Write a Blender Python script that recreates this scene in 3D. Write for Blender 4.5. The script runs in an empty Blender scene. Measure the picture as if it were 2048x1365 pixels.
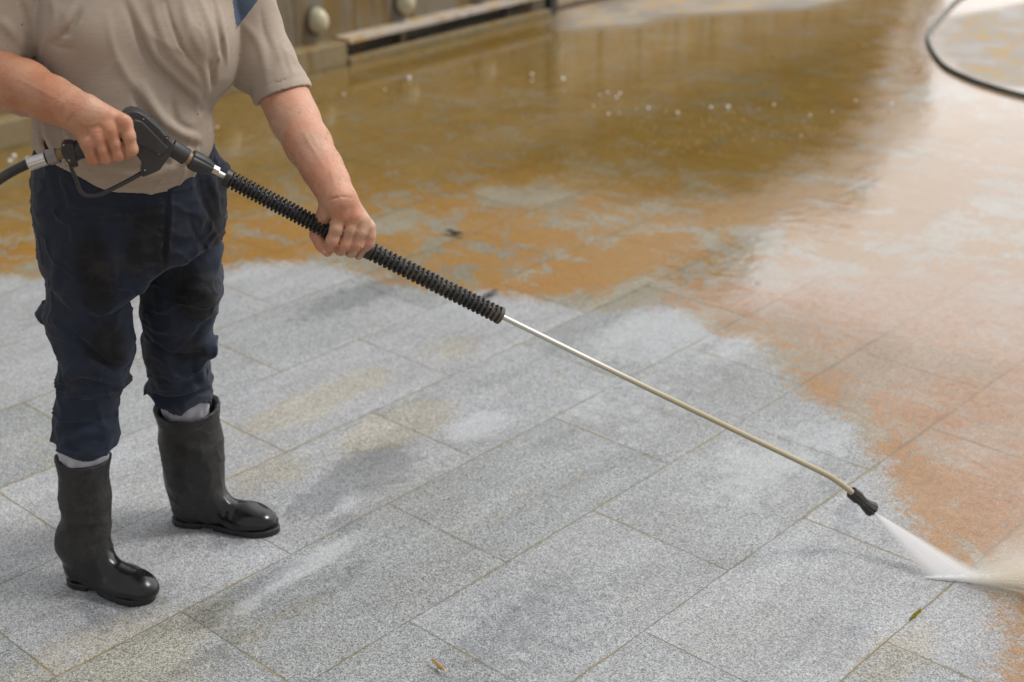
import bpy, math, random
import numpy as np
from mathutils import Vector, Matrix
R_ = math.radians
random.seed(7); rng = np.random.default_rng(7)
scene = bpy.context.scene
COL = scene.collection

# ---------------------------------------------------------------- camera
FPX = 2914.1; PITCH = R_(24.265); ROLL = R_(-1.311); YAW = R_(-43.666); CAMH = 1.8322
FW = np.array([math.sin(YAW)*math.cos(PITCH), math.cos(YAW)*math.cos(PITCH), -math.sin(PITCH)])
_r = np.array([math.cos(YAW), -math.sin(YAW), 0.]); _u = np.cross(_r, FW)
RT = _r*math.cos(ROLL)+_u*math.sin(ROLL); UP = -_r*math.sin(ROLL)+_u*math.cos(ROLL)
CAM = np.array([0., 0., CAMH])
cd = bpy.data.cameras.new("camera"); cam = bpy.data.objects.new("camera", cd); COL.objects.link(cam)
m = Matrix(((RT[0], UP[0], -FW[0], 0), (RT[1], UP[1], -FW[1], 0), (RT[2], UP[2], -FW[2], CAMH), (0, 0, 0, 1)))
cam.matrix_world = m
cd.sensor_width = 36; cd.lens = FPX*36/2048; cd.clip_start = .05; cd.clip_end = 400
cd.dof.use_dof = True; cd.dof.focus_distance = 2.96; cd.dof.aperture_fstop = 2.6
scene.camera = cam

# ---------------------------------------------------------------- world, sun, exposure
SUN_DIR = np.array([.50, .55, 1.05]); SUN_DIR /= np.linalg.norm(SUN_DIR)   # towards the veiled sun
w = bpy.data.worlds.new("World"); scene.world = w; w.use_nodes = True
wn = w.node_tree; wn.nodes.clear()
def wnode(t): return wn.nodes.new(t)
sky = wnode('ShaderNodeTexSky'); sky.sky_type = 'NISHITA'; sky.sun_disc = False
sky.sun_elevation = math.asin(SUN_DIR[2]); sky.sun_rotation = math.atan2(SUN_DIR[0], SUN_DIR[1])
sky.air_density = 1.2; sky.dust_density = 4.0
tc = wnode('ShaderNodeTexCoord')
nz = wnode('ShaderNodeTexNoise'); nz.inputs['Scale'].default_value = 2.2; nz.inputs['Detail'].default_value = 5
mp = wnode('ShaderNodeMapping'); mp.inputs['Scale'].default_value = (1, 1, 2.6)
wn.links.new(tc.outputs['Generated'], mp.inputs['Vector']); wn.links.new(mp.outputs[0], nz.inputs['Vector'])
rp = wnode('ShaderNodeValToRGB'); rp.color_ramp.elements[0].position = .33; rp.color_ramp.elements[1].position = .68
rp.color_ramp.elements[0].color = (7.4, 7.5, 7.7, 1); rp.color_ramp.elements[1].color = (11.5, 11.2, 10.9, 1)
wn.links.new(nz.outputs['Fac'], rp.inputs['Fac'])
mx = wnode('ShaderNodeMix'); mx.data_type = 'RGBA'; mx.inputs['Factor'].default_value = .88
wn.links.new(sky.outputs[0], mx.inputs['A']); wn.links.new(rp.outputs[0], mx.inputs['B'])
dt = wnode('ShaderNodeVectorMath'); dt.operation = 'DOT_PRODUCT'; wn.links.new(tc.outputs['Generated'], dt.inputs[0])
_az, _el = R_(-2), R_(16); dt.inputs[1].default_value = (math.sin(_az)*math.cos(_el), math.cos(_az)*math.cos(_el), math.sin(_el))
mr = wnode('ShaderNodeMapRange'); mr.interpolation_type = 'SMOOTHSTEP'; mr.inputs[1].default_value = .45; mr.inputs[2].default_value = .97; mr.inputs[3].default_value = .72; mr.inputs[4].default_value = 2.75
wn.links.new(dt.outputs['Value'], mr.inputs[0])
vm = wnode('ShaderNodeVectorMath'); vm.operation = 'SCALE'; wn.links.new(mx.outputs['Result'], vm.inputs[0]); wn.links.new(mr.outputs[0], vm.inputs['Scale'])
bg = wnode('ShaderNodeBackground'); bg.inputs['Strength'].default_value = .072
wo = wnode('ShaderNodeOutputWorld')
wn.links.new(vm.outputs[0], bg.inputs['Color']); wn.links.new(bg.outputs[0], wo.inputs['Surface'])
sl = bpy.data.lights.new("sun", 'SUN'); sl.energy = 1.5; sl.angle = R_(14); sl.color = (1, .97, .92)
so = bpy.data.objects.new("sun", sl); COL.objects.link(so)
so.rotation_euler = Vector(SUN_DIR).to_track_quat('Z', 'Y').to_euler()
scene.view_settings.view_transform = 'Standard'; scene.view_settings.look = 'None'
scene.view_settings.exposure = 0.36; scene.view_settings.gamma = 1
scene.cycles.max_bounces = 8; scene.cycles.transparent_max_bounces = 40

# ---------------------------------------------------------------- geometry of the place
def ray(x, y): return FW+RT*(x-1024)/FPX+UP*(682.5-y)/FPX
def G(x, y, z=0.):
    d = ray(x, y); return CAM+d*((z-CAMH)/d[2])
CEN = np.array([-2.6028, 1.5282, 0.]); _l = np.linalg.norm(CEN)
TO = -CEN/_l                                   # horizontal, from the worker towards the camera
RI = np.array([-TO[1], TO[0], 0.])             # horizontal, to the right
def PB(x, y, n=0.):                            # point at distance n in front of the worker's centre plane
    d = ray(x, y); t = (n+_l)/0.+0 if False else ((CEN+TO*n-CAM)@TO)/(d@TO); return CAM+d*t
def depth(p): return float((p-CAM)@FW)
def pxr(p, r): return r*depth(p)/FPX           # radius in photo pixels -> metres at p

# ---------------------------------------------------------------- material helpers
def s2l(c):
    return tuple((x/255/12.92 if x/255 <= .04045 else ((x/255+.055)/1.055)**2.4) for x in c)+(1,)
class NT:
    def __init__(s, name):
        s.m = bpy.data.materials.new(name); s.m.use_nodes = True; s.t = s.m.node_tree; s.t.nodes.clear()
        s.out = s.t.nodes.new('ShaderNodeOutputMaterial')
    def n(s, t, **k):
        o = s.t.nodes.new(t)
        for a, b in k.items(): setattr(o, a, b)
        return o
    def put(s, sock, v):
        if v is None: return
        if isinstance(v, bpy.types.NodeSocket): s.t.links.new(v, sock)
        elif isinstance(v, (tuple, list)) and sock.type == 'RGBA' and len(v) == 3: sock.default_value = tuple(v)+(1,)
        else: sock.default_value = v
    def math(s, op, a, b=None, c=None, clamp=False):
        o = s.n('ShaderNodeMath', operation=op, use_clamp=clamp)
        for i, v in enumerate((a, b, c)):
            if v is not None: s.put(o.inputs[i], v)
        return o.outputs[0]
    def vmath(s, op, a, b=None, out=0):
        o = s.n('ShaderNodeVectorMath', operation=op); s.put(o.inputs[0], a)
        if b is not None: s.put(o.inputs[1], b)
        return o.outputs[out]
    def mix(s, f, a, b, mode='MIX'):
        o = s.n('ShaderNodeMix', data_type='RGBA', blend_type=mode); s.put(o.inputs['Factor'], f)
        s.put(o.inputs['A'], a); s.put(o.inputs['B'], b); return o.outputs['Result']
    def fmix(s, f, a, b):
        o = s.n('ShaderNodeMix', data_type='FLOAT'); s.put(o.inputs[0], f); s.put(o.inputs[2], a); s.put(o.inputs[3], b); return o.outputs[0]
    def noise(s, v, scale, detail=4, rough=.55, out='Fac', dist=0.):
        o = s.n('ShaderNodeTexNoise'); s.put(o.inputs['Vector'], v); o.inputs['Scale'].default_value = scale
        o.inputs['Detail'].default_value = detail; o.inputs['Roughness'].default_value = rough; o.inputs['Distortion'].default_value = dist
        return o.outputs[out]
    def ramp(s, f, stops, interp='LINEAR'):
        o = s.n('ShaderNodeValToRGB'); s.put(o.inputs['Fac'], f); e = o.color_ramp; e.interpolation = interp
        while len(e.elements) < len(stops): e.elements.new(.5)
        for el, (p, c) in zip(e.elements, stops):
            el.position = p; el.color = (c, c, c, 1) if isinstance(c, (int, float)) else (tuple(c)+(1,))[:4]
        return o.outputs['Color']
    def sstep(s, v, a, b):
        o = s.n('ShaderNodeMapRange', interpolation_type='SMOOTHSTEP'); s.put(o.inputs[0], v)
        s.put(o.inputs[1], a); s.put(o.inputs[2], b); return o.outputs[0]
    def obj(s): return s.n('ShaderNodeTexCoord').outputs['Object']
    def map(s, v, scale=(1, 1, 1), rot=(0, 0, 0), loc=(0, 0, 0)):
        o = s.n('ShaderNodeMapping'); s.put(o.inputs[0], v); o.inputs['Scale'].default_value = scale
        o.inputs['Rotation'].default_value = rot; o.inputs['Location'].default_value = loc; return o.outputs[0]
    def attr(s, name): return s.n('ShaderNodeAttribute', attribute_name=name).outputs['Fac']
    def bump(s, h, strength, dist, normal=None):
        o = s.n('ShaderNodeBump'); s.put(o.inputs['Height'], h); s.put(o.inputs['Strength'], strength); o.inputs['Distance'].default_value = dist
        if normal is not None: s.put(o.inputs['Normal'], normal)
        return o.outputs[0]
    def bsdf(s, color, rough=.5, metal=0., normal=None, **k):
        o = s.n('ShaderNodeBsdfPrincipled'); s.put(o.inputs['Base Color'], color); s.put(o.inputs['Roughness'], rough); s.put(o.inputs['Metallic'], metal)
        if normal is not None: s.put(o.inputs['Normal'], normal)
        for a, b in k.items(): s.put(o.inputs[a.replace('_', ' ')], b)
        s.t.links.new(o.outputs[0], s.out.inputs['Surface']); return s.m

# ---------------------------------------------------------------- object helpers
def tag(o, label=None, cat=None, group=None, kind=None):
    if label: o['label'] = label
    if cat: o['category'] = cat
    if group: o['group'] = group
    if kind: o['kind'] = kind
    return o
def empty(name, loc=(0, 0, 0)):
    o = bpy.data.objects.new(name, None); COL.objects.link(o); o.location = loc; o.empty_display_size = .1; return o
def mesh(name, V, F, mat, parent=None, smooth=True, attrs=None, sharp=None):
    V = np.asarray(V, dtype=np.float64)
    me = bpy.data.meshes.new(name)
    if isinstance(F, np.ndarray) and F.ndim == 2:
        k = F.shape[1]; me.vertices.add(len(V)); me.vertices.foreach_set('co', V.ravel())
        me.loops.add(F.size); me.loops.foreach_set('vertex_index', F.astype(np.int32).ravel())
        me.polygons.add(len(F)); me.polygons.foreach_set('loop_start', np.arange(0, F.size, k, dtype=np.int32))
        me.polygons.foreach_set('loop_total', np.full(len(F), k, dtype=np.int32)); me.update(calc_edges=True)
    else:
        me.from_pydata([tuple(v) for v in V], [], [tuple(int(i) for i in f) for f in F]); me.update()
    me.validate()
    me.polygons.foreach_set('use_smooth', np.full(len(me.polygons), smooth, dtype=bool))
    if sharp is not None and smooth:
        me.set_sharp_from_angle(angle=R_(sharp))
    for nme, arr in (attrs or {}).items():
        a = me.attributes.new(nme, 'FLOAT', 'POINT'); a.data.foreach_set('value', np.asarray(arr, dtype=np.float32))
    me.materials.append(mat)
    o = bpy.data.objects.new(name, me); COL.objects.link(o)
    if parent is not None:
        o.parent = parent; o.matrix_parent_inverse = Matrix.Translation(-Vector(parent.location))
    return o
def catmull(P, per=8):
    P = np.asarray(P, float); Q = np.vstack([2*P[0]-P[1], P, 2*P[-1]-P[-2]]); out = []
    for i in range(1, len(Q)-2):
        for t in np.linspace(0, 1, per, endpoint=False):
            a, b, c, d = Q[i-1], Q[i], Q[i+1], Q[i+2]
            out.append(.5*((2*b)+(-a+c)*t+(2*a-5*b+4*c-d)*t*t+(-a+3*b-3*c+d)*t**3))
    out.append(Q[-2]); return np.array(out)
def tube(P, rad, seg=16, caps=True, ref=(0, 0, 1), sq=None):
    """rings along polyline P (n,3), radius scalar or (n,) ; returns V,F"""
    P = np.asarray(P, float); n = len(P); rad = np.broadcast_to(np.asarray(rad, float), (n,))
    T = np.gradient(P, axis=0)
    V = []; ref = np.array(ref, float); N = None
    for i in range(n):
        t = T[i]/(np.linalg.norm(T[i])+1e-12)
        N = ref-t*(ref@t) if N is None else N-t*(N@t)
        N = N/np.linalg.norm(N); B = np.cross(t, N)
        a = np.arange(seg)/seg*2*math.pi
        V.append(P[i]+rad[i]*(np.cos(a)[:, None]*N+np.sin(a)[:, None]*B))
    V = np.vstack(V); F = []
    for i in range(n-1):
        for j in range(seg):
            k = (j+1) % seg; F.append((i*seg+j, i*seg+k, (i+1)*seg+k, (i+1)*seg+j))
    if caps:
        F.append(tuple(range(seg-1, -1, -1))); F.append(tuple((n-1)*seg+j for j in range(seg)))
    return V, F
class MB:
    def __init__(s): s.V = []; s.F = []
    def add(s, V, F):
        o = len(s.V); s.V += [tuple(v) for v in V]; s.F += [tuple(int(i)+o for i in f) for f in F]; return s
    def box(s, lo, hi, bev=0.):
        x0, y0, z0 = lo; x1, y1, z1 = hi
        V = [(x0,y0,z0),(x1,y0,z0),(x1,y1,z0),(x0,y1,z0),(x0,y0,z1),(x1,y0,z1),(x1,y1,z1),(x0,y1,z1)]
        F = [(0,3,2,1),(4,5,6,7),(0,1,5,4),(1,2,6,5),(2,3,7,6),(3,0,4,7)]
        return s.add(V, F)
    def build(s, name, mat, parent=None, smooth=True, bevel=0., sharp=35):
        o = mesh(name, s.V, s.F, mat, parent, smooth, sharp=sharp)
        if bevel:
            b = o.modifiers.new('bevel', 'BEVEL'); b.width = bevel; b.segments = 3; b.limit_method = 'ANGLE'; b.angle_limit = R_(30)
        return o

# ---------------------------------------------------------------- implicit surfaces -> mesh
CTX = dict(c=None, r=0.)
MARG = .062
def far(c, R):
    if CTX['c'] is None: return False
    return np.linalg.norm(CTX['c']-c)-R-CTX['r'] > MARG
def cone(a, b, ra, rb):
    a = np.asarray(a, float); b = np.asarray(b, float); ab = b-a; L2 = max(ab@ab, 1e-12); c = (a+b)/2; R = math.sqrt(L2)/2+max(ra, rb)
    def f(P):
        if far(c, R): return None
        q = P-a; h = np.clip(q@ab/L2, 0, 1); q = q-h[:, None]*ab
        return np.sqrt(np.einsum('ij,ij->i', q, q))-(ra+(rb-ra)*h)
    return f
def chain(pts, k=.01):
    """pts: list of (xyz, r)"""
    return su([cone(pts[i][0], pts[i+1][0], pts[i][1], pts[i+1][1]) for i in range(len(pts)-1)], k)
def ell(c, axes, r):
    c = np.asarray(c, float); M = np.array([np.asarray(a, float)/np.linalg.norm(a) for a in axes]).T; r = np.asarray(r, float); R = max(r)
    def f(P):
        if far(c, R): return None
        q = (P-c)@M; k0 = np.linalg.norm(q/r, axis=1)+1e-9; k1 = np.linalg.norm(q/(r*r), axis=1)+1e-9
        return k0*(k0-1)/k1
    return f
def smin(a, b, k):
    if k <= 0: return np.minimum(a, b)
    h = np.clip(.5+.5*(b-a)/k, 0, 1); return b+(a-b)*h-k*h*(1-h)
def su(fs, k):
    def f(P):
        r = None
        for g in fs:
            d = g(P)
            if d is None: continue
            r = d if r is None else smin(r, d, k)
        return r
    return f
def sub(a, b, k=.002):
    def f(P):
        d = a(P)
        if d is None: return None
        e = b(P)
        return d if e is None else -smin(-d, e, k)
    return f
def isect(a, b, k=.002):
    def f(P):
        d = a(P)
        if d is None: return None
        e = b(P)
        return d if e is None else -smin(-d, -e, k)
    return f
def disp(a, *ds):
    def f(P):
        d = a(P)
        if d is None: return None
        for g in ds:
            e = g(P)
            if e is not None: d = d-e
        return d
    return f
def curve_disp(P3, width, h):
    """raised (h>0) or sunk line of given half width along the 3D polyline P3, fading at its ends"""
    P3 = np.asarray(P3, float); c = P3.mean(0); R = np.linalg.norm(P3-c, axis=1).max()+width*2.6
    n = len(P3); env = np.sin(np.linspace(.12, math.pi-.12, n))**.7
    def f(P):
        if CTX['c'] is not None and np.linalg.norm(CTX['c']-c)-R-CTX['r'] > 0: return None
        best = np.full(len(P), 1e9); e = np.zeros(len(P))
        for i in range(n-1):
            ab = P3[i+1]-P3[i]; q = P-P3[i]; t = np.clip(q@ab/(ab@ab+1e-12), 0, 1); q = q-t[:, None]*ab
            d = np.einsum('ij,ij->i', q, q); mk = d < best; best = np.where(mk, d, best); e = np.where(mk, env[i]+(env[i+1]-env[i])*t, e)
        return h*e*np.exp(-best/(width*width))
    return f
def _hash(i, j, k):
    h = (i*374761393+j*668265263+k*2147483647) & 0xffffffff
    h = ((h ^ (h >> 13))*1274126177) & 0xffffffff
    return ((h ^ (h >> 16)) & 0xffff)/65535.
def vnoise(P):
    i = np.floor(P).astype(np.int64); f = P-i; f = f*f*(3-2*f); r = 0
    for a in (0, 1):
        for b in (0, 1):
            for c in (0, 1):
                wgt = (f[:, 0] if a else 1-f[:, 0])*(f[:, 1] if b else 1-f[:, 1])*(f[:, 2] if c else 1-f[:, 2])
                r = r+wgt*_hash(i[:, 0]+a, i[:, 1]+b, i[:, 2]+c)
    return r*2-1
def noise_disp(amp, sc, seed=0., warp=0.):
    sc = np.asarray(sc, float)
    def f(P):
        Q = P*sc+seed
        if warp: Q = Q+warp*vnoise(P*sc*.6+seed+9.1)[:, None]
        return amp*vnoise(Q)
    return f
def ridge_disp(amp, sc, seed=0., warp=.8, sharp=2., zc=None):
    sc = np.asarray(sc, float)
    def f(P):
        Q = P*sc+seed; Q = Q+warp*np.stack([vnoise(P*sc*.55+seed+7.7), vnoise(P*sc*.55+seed+3.1), vnoise(P*sc*.55+seed+1.3)], 1)
        v = 1-np.clip(np.abs(vnoise(Q))*sharp, 0, 1); r_ = amp*(v*v-.25)
        if zc is not None: r_ = r_*np.clip((zc[0]-P[:, 2])/zc[1], zc[2], 1)
        return r_
    return f
def loft(keys, p=2.2, pad=.0):
    """keys: list of (centre xyz, half width along RI, half depth along TO); stacked by z"""
    K = sorted([(c[2], (c-CEN)@RI, (c-CEN)@TO, a, b) for c, a, b in keys])
    K = np.array(K); zz = np.linspace(K[0, 0], K[-1, 0], 200)
    T = [np.interp(zz, K[:, 0], K[:, j]) for j in (1, 2, 3, 4)]
    g = np.exp(-np.linspace(-2, 2, 13)**2); g /= g.sum()
    T = [np.convolve(np.pad(t, 6, mode='edge'), g, 'valid') for t in T]
    z0, z1 = K[0, 0], K[-1, 0]
    def f(P):
        z = np.clip(P[:, 2], z0, z1)
        ca, cn, a, b = [np.interp(z, zz, t) for t in T]
        u = (P-CEN)@RI-ca; v = (P-CEN)@TO-cn
        rad = (np.abs(u/a)**p+np.abs(v/b)**p)**(1/p)+1e-9; l = np.hypot(u, v)
        d = l*(1-1/rad); d = np.where(l < 1e-6, -np.minimum(a, b), d)
        e = np.maximum(P[:, 2]-z1, z0-P[:, 2])
        return np.maximum(d, e)
    return f
def nets(f, lo, hi, h, N=16, smooth=1):
    lo = np.asarray(lo, float); hi = np.asarray(hi, float); nb = np.ceil((hi-lo)/(h*N)).astype(int)
    S = h*N; hd = S*math.sqrt(3)/2
    bx = np.stack(np.meshgrid(*[np.arange(k) for k in nb], indexing='ij'), -1).reshape(-1, 3)
    cc = lo+(bx+.5)*S
    DIM = (nb*N+4).astype(np.int64)
    def cid(I): return ((I[:, 0]+1)*DIM[1]+(I[:, 1]+1))*DIM[2]+(I[:, 2]+1)
    g = np.stack(np.meshgrid(*[np.arange(N+1)]*3, indexing='ij'), -1).reshape(-1, 3)
    cells = []; pos = []; quads = []
    offs = np.array([(a, b, c) for a in (0, 1) for b in (0, 1) for c in (0, 1)])
    edges = [(i, j) for i in range(8) for j in range(i+1, 8) if np.abs(offs[i]-offs[j]).sum() == 1]
    for b, c in zip(bx, cc):
        CTX['c'] = c; CTX['r'] = hd
        d0 = f(c[None])
        if d0 is None or abs(d0[0]) > hd*1.35+.02: continue
        P = lo+(b*N+g)*h; d = f(P)
        if d is None: continue
        D = d.reshape(N+1, N+1, N+1); s = D < 0
        if s.all() or not s.any(): continue
        st = np.stack([s[o[0]:N+o[0], o[1]:N+o[1], o[2]:N+o[2]] for o in offs]); act = st.any(0) & ~st.all(0)
        I = np.argwhere(act)
        vals = np.stack([D[I[:, 0]+o[0], I[:, 1]+o[1], I[:, 2]+o[2]] for o in offs], 1)
        acc = np.zeros((len(I), 3)); cnt = np.zeros(len(I))
        for i, j in edges:
            a, e = vals[:, i], vals[:, j]; mk = (a < 0) != (e < 0)
            t = np.where(mk, a/np.where(mk, a-e, 1), 0)
            acc += mk[:, None]*(offs[i]+t[:, None]*(offs[j]-offs[i])); cnt += mk
        pos.append(lo+(b*N+I+acc/cnt[:, None])*h); cells.append(cid(b*N+I))
        for ax in range(3):
            sl1 = [slice(0, N)]*3; sl2 = list(sl1); sl2[ax] = slice(1, N+1)
            A = s[tuple(sl1)]; B = s[tuple(sl2)]; E = np.argwhere(A != B)
            if not len(E): continue
            ins = A[E[:, 0], E[:, 1], E[:, 2]]; E = b*N+E
            u = np.zeros(3, int); v = np.zeros(3, int); u[(ax+1) % 3] = 1; v[(ax+2) % 3] = 1
            q = np.stack([cid(E), cid(E-u), cid(E-u-v), cid(E-v)], 1)
            q[~ins] = q[~ins][:, ::-1]; quads.append(q)
    CTX['c'] = None
    cells = np.concatenate(cells); pos = np.concatenate(pos); quads = np.concatenate(quads)
    o = np.argsort(cells); cells = cells[o]; pos = pos[o]
    ix = np.searchsorted(cells, quads); ix = np.clip(ix, 0, len(cells)-1); ok = (cells[ix] == quads).all(1); F = ix[ok]
    # tangential smoothing
    for _ in range(smooth):
        acc = np.zeros_like(pos); cnt = np.zeros(len(pos))
        for a in range(4):
            i, j = F[:, a], F[:, (a+1) % 4]
            for kk in range(3):
                acc[:, kk] += np.bincount(i, pos[j, kk], len(pos))+np.bincount(j, pos[i, kk], len(pos))
            cnt += np.bincount(i, minlength=len(pos))+np.bincount(j, minlength=len(pos))
        pos = pos*.45+.55*acc/np.maximum(cnt, 1)[:, None]
    return pos, F
def march(f, x, y, t0=2.2, t1=3.8):
    """first hit of the photo ray with field f"""
    d = ray(x, y); d = d/np.linalg.norm(d); t = np.linspace(t0, t1, 400); P = CAM+t[:, None]*d
    CTX['c'] = None; v = f(P); i = np.argmax(v < 0) if (v < 0).any() else int(np.argmin(v))
    return P[i]
def on(f, pts, per=5):
    c = catmull([(a, b) for a, b in pts], per); P = np.array([march(f, a, b) for a, b in c])
    if len(P) > 4:
        for _ in range(2): P[1:-1] = (P[:-2]+2*P[1:-1]+P[2:])/4
    return P
def bounds(P, pad): P = np.asarray(P); return P.min(0)-pad, P.max(0)+pad
#%%SETTING
# ================================================================ SETTING
W = .4; LS = .611; V0 = -6.93395*W
# --- ground sheet with stains and a painted sky reflection laid out in world space
def sd_poly(P, poly):
    poly = np.asarray(poly)[:, :2]; n = len(poly); best = np.full(len(P), 1e9); ins = np.zeros(len(P), bool)
    for i in range(n):
        a = poly[i]; b = poly[(i+1) % n]; ab = b-a; q = P-a; t = np.clip(q@ab/(ab@ab+1e-12), 0, 1)
        d = np.linalg.norm(q-t[:, None]*ab, axis=1); best = np.minimum(best, d)
        cr = ((a[1] > P[:, 1]) != (b[1] > P[:, 1]))
        with np.errstate(divide='ignore', invalid='ignore'):
            xi = (b[0]-a[0])*(P[:, 1]-a[1])/(b[1]-a[1])+a[0]
        ins ^= cr & (P[:, 0] < xi)
    return np.where(ins, -best, best)
xs = np.concatenate([-8-np.geomspace(.05, 90, 22)[::-1], np.arange(-8, .6, .035), .6+np.geomspace(.05, 90, 22)])
ys = np.concatenate([-.5-np.geomspace(.05, 90, 22)[::-1], np.arange(-.5, 11, .035), 11+np.geomspace(.05, 110, 22)])
XX, YY = np.meshgrid(xs, ys, indexing='ij'); GP = np.stack([XX.ravel(), YY.ravel()], 1)
nx, ny = len(xs), len(ys); ii = (np.arange(nx-1)[:, None]*ny+np.arange(ny-1)).ravel()
GF = np.stack([ii, ii+ny, ii+ny+1, ii+1], 1)
clean_px = [(-500, 640), (-200, 590), (0, 556), (80, 560), (300, 545), (450, 540), (500, 528), (560, 531), (640, 528), (700, 545), (740, 556), (800, 572), (860, 585),
  (960, 588), (1040, 596), (1100, 604), (1140, 618), (1200, 630), (1239, 622), (1300, 612), (1340, 613), (1365, 628), (1410, 657), (1434, 671), (1495, 681),
  (1533, 702), (1547, 732), (1574, 760), (1598, 784), (1642, 814), (1700, 845), (1712, 866), (1717, 900), (1758, 920), (1760, 945), (1789, 989), (1800, 1030),
  (1830, 1080), (1860, 1120), (1960, 1165), (1980, 1207), (1997, 1242), (1994, 1310), (1990, 1363), (2000, 1700), (-1500, 1900)]
clean = sd_poly(GP, [G(*q) for q in clean_px])
pool_px = [(-300, 500), (0, 470), (300, 430), (700, 395), (1000, 380), (1330, 420), (1560, 430), (1700, 375), (1800, 300), (1830, 180), (1835, 80), (1900, -60), (1000, -200), (-300, 150)]
pool = sd_poly(GP, [G(*q) for q in pool_px])
orange_px = [(1240, 625), (1420, 655), (1540, 700), (1640, 800), (1715, 880), (1790, 980), (1870, 1110), (1970, 1180), (2000, 1400), (2500, 1500), (2500, 600), (2100, 560), (1800, 520), (1500, 520)]
orange = sd_poly(GP, [G(*q) for q in orange_px])
dry_px = [(1140, 55), (1260, 50), (1330, 30), (1600, 15), (1760, -25), (1700, -60), (1400, -40), (1250, 0), (1130, 20)]
dry2_px = [(1895, 40), (2100, 0), (2300, 80), (2300, 260), (2100, 175), (2000, 170), (1935, 150), (1880, 90)]
dry = np.minimum(sd_poly(GP, [G(*q) for q in dry_px]), sd_poly(GP, [G(*q) for q in dry2_px]))
sheen_px = [(1380, 560), (1430, 510), (1540, 450), (1700, 380), (1810, 290), (1835, 180), (1850, -60), (2500, -60), (2500, 760), (2048, 690), (1850, 640), (1650, 600), (1500, 590)]  # area mirroring the sky: drives a painted pale tint and the gloss
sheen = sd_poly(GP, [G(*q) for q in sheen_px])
def blobs(lst):
    r = np.zeros(len(GP))
    for (x, y, rx, ry, ang, h) in lst:      # centre px; radii in metres; angle from slab rows
        c = G(x, y); q = GP-c[:2]; ca, sa = math.cos(ang), math.sin(ang); u = q[:, 0]*ca+q[:, 1]*sa; v = -q[:, 0]*sa+q[:, 1]*ca
        r = np.maximum(r, h*np.exp(-((u/rx)**2+(v/ry)**2)**1.5))
    return r
tan = blobs([(640, 800, .10, .30, 0, .8), (800, 850, .12, .22, 0, .9), (900, 700, .10, .2, 0, .55), (560, 940, .12, .2, 0, .6), (250, 1330, .2, .35, 0, .75), (60, 900, .2, .3, 0, .4),
             (1080, 990, .08, .25, 0, .45), (480, 1280, .05, .3, 0, .6), (1090, 760, .15, .3, 0, .35), (1800, 1310, .08, .25, 0, .6)])
damp_shade = blobs([(740, 940, .11, .16, .2, 1.), (640, 1000, .07, .12, .3, .9), (690, 1050, .05, .06, .3, .7), (480, 1190, .035, .22, .05, .9), (420, 1230, .04, .1, .1, .9),
              (680, 1160, .03, .15, .1, .7), (450, 1290, .05, .16, .1, .6), (720, 590, .1, .35, 0, .7), (1690, 1040, .035, .12, .4, .8), (1660, 975, .04, .06, .2, .7), (1050, 1260, .18, .35, 0, .55),
              (230, 1210, .13, .16, 0, .55), (470, 1060, .1, .16, 0, .6), (1700, 1290, .05, .16, .1, .6), (1090, 850, .08, .12, 0, .4)])  # damp marks; the patches under the boots double as painted contact shadow
bright = blobs([(1330, 660, .2, .35, 0, .8), (1250, 820, .25, .5, 0, .5), (960, 850, .08, .14, 0, .9), (1560, 920, .2, .4, 0, .6), (620, 1130, .04, .2, .05, .9), (500, 1210, .03, .10, .05, .8), (1480, 690, .1, .2, 0, .7), (700, 1000, .04, .07, .3, .7)])
rustb = blobs([(2040, 1280, .14, .30, 0, 1.), (1900, 1000, .14, .22, .3, 1.), (1660, 800, .07, .16, .5, .9), (1840, 930, .12, .2, .2, .8), (1380, 590, .08, .25, 0, .8), (1500, 650, .10, .15, 0, .7), (1150, 560, .12, .25, 0, .9), (900, 520, .10, .4, 0, .7), (650, 500, .10, .3, 0, .6), (40, 500, .15, .3, 0, .8)])-blobs([(1780, 740, .10, .2, 0, .9), (1950, 880, .07, .2, 0, .9), (1060, 380, .2, .3, 0, .7), (1250, 430, .15, .2, 0, .6), (1120, 590, .06, .12, 0, .8), (760, 450, .1, .25, 0, .7)])
GV = np.column_stack([GP, np.zeros(len(GP))])

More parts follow.
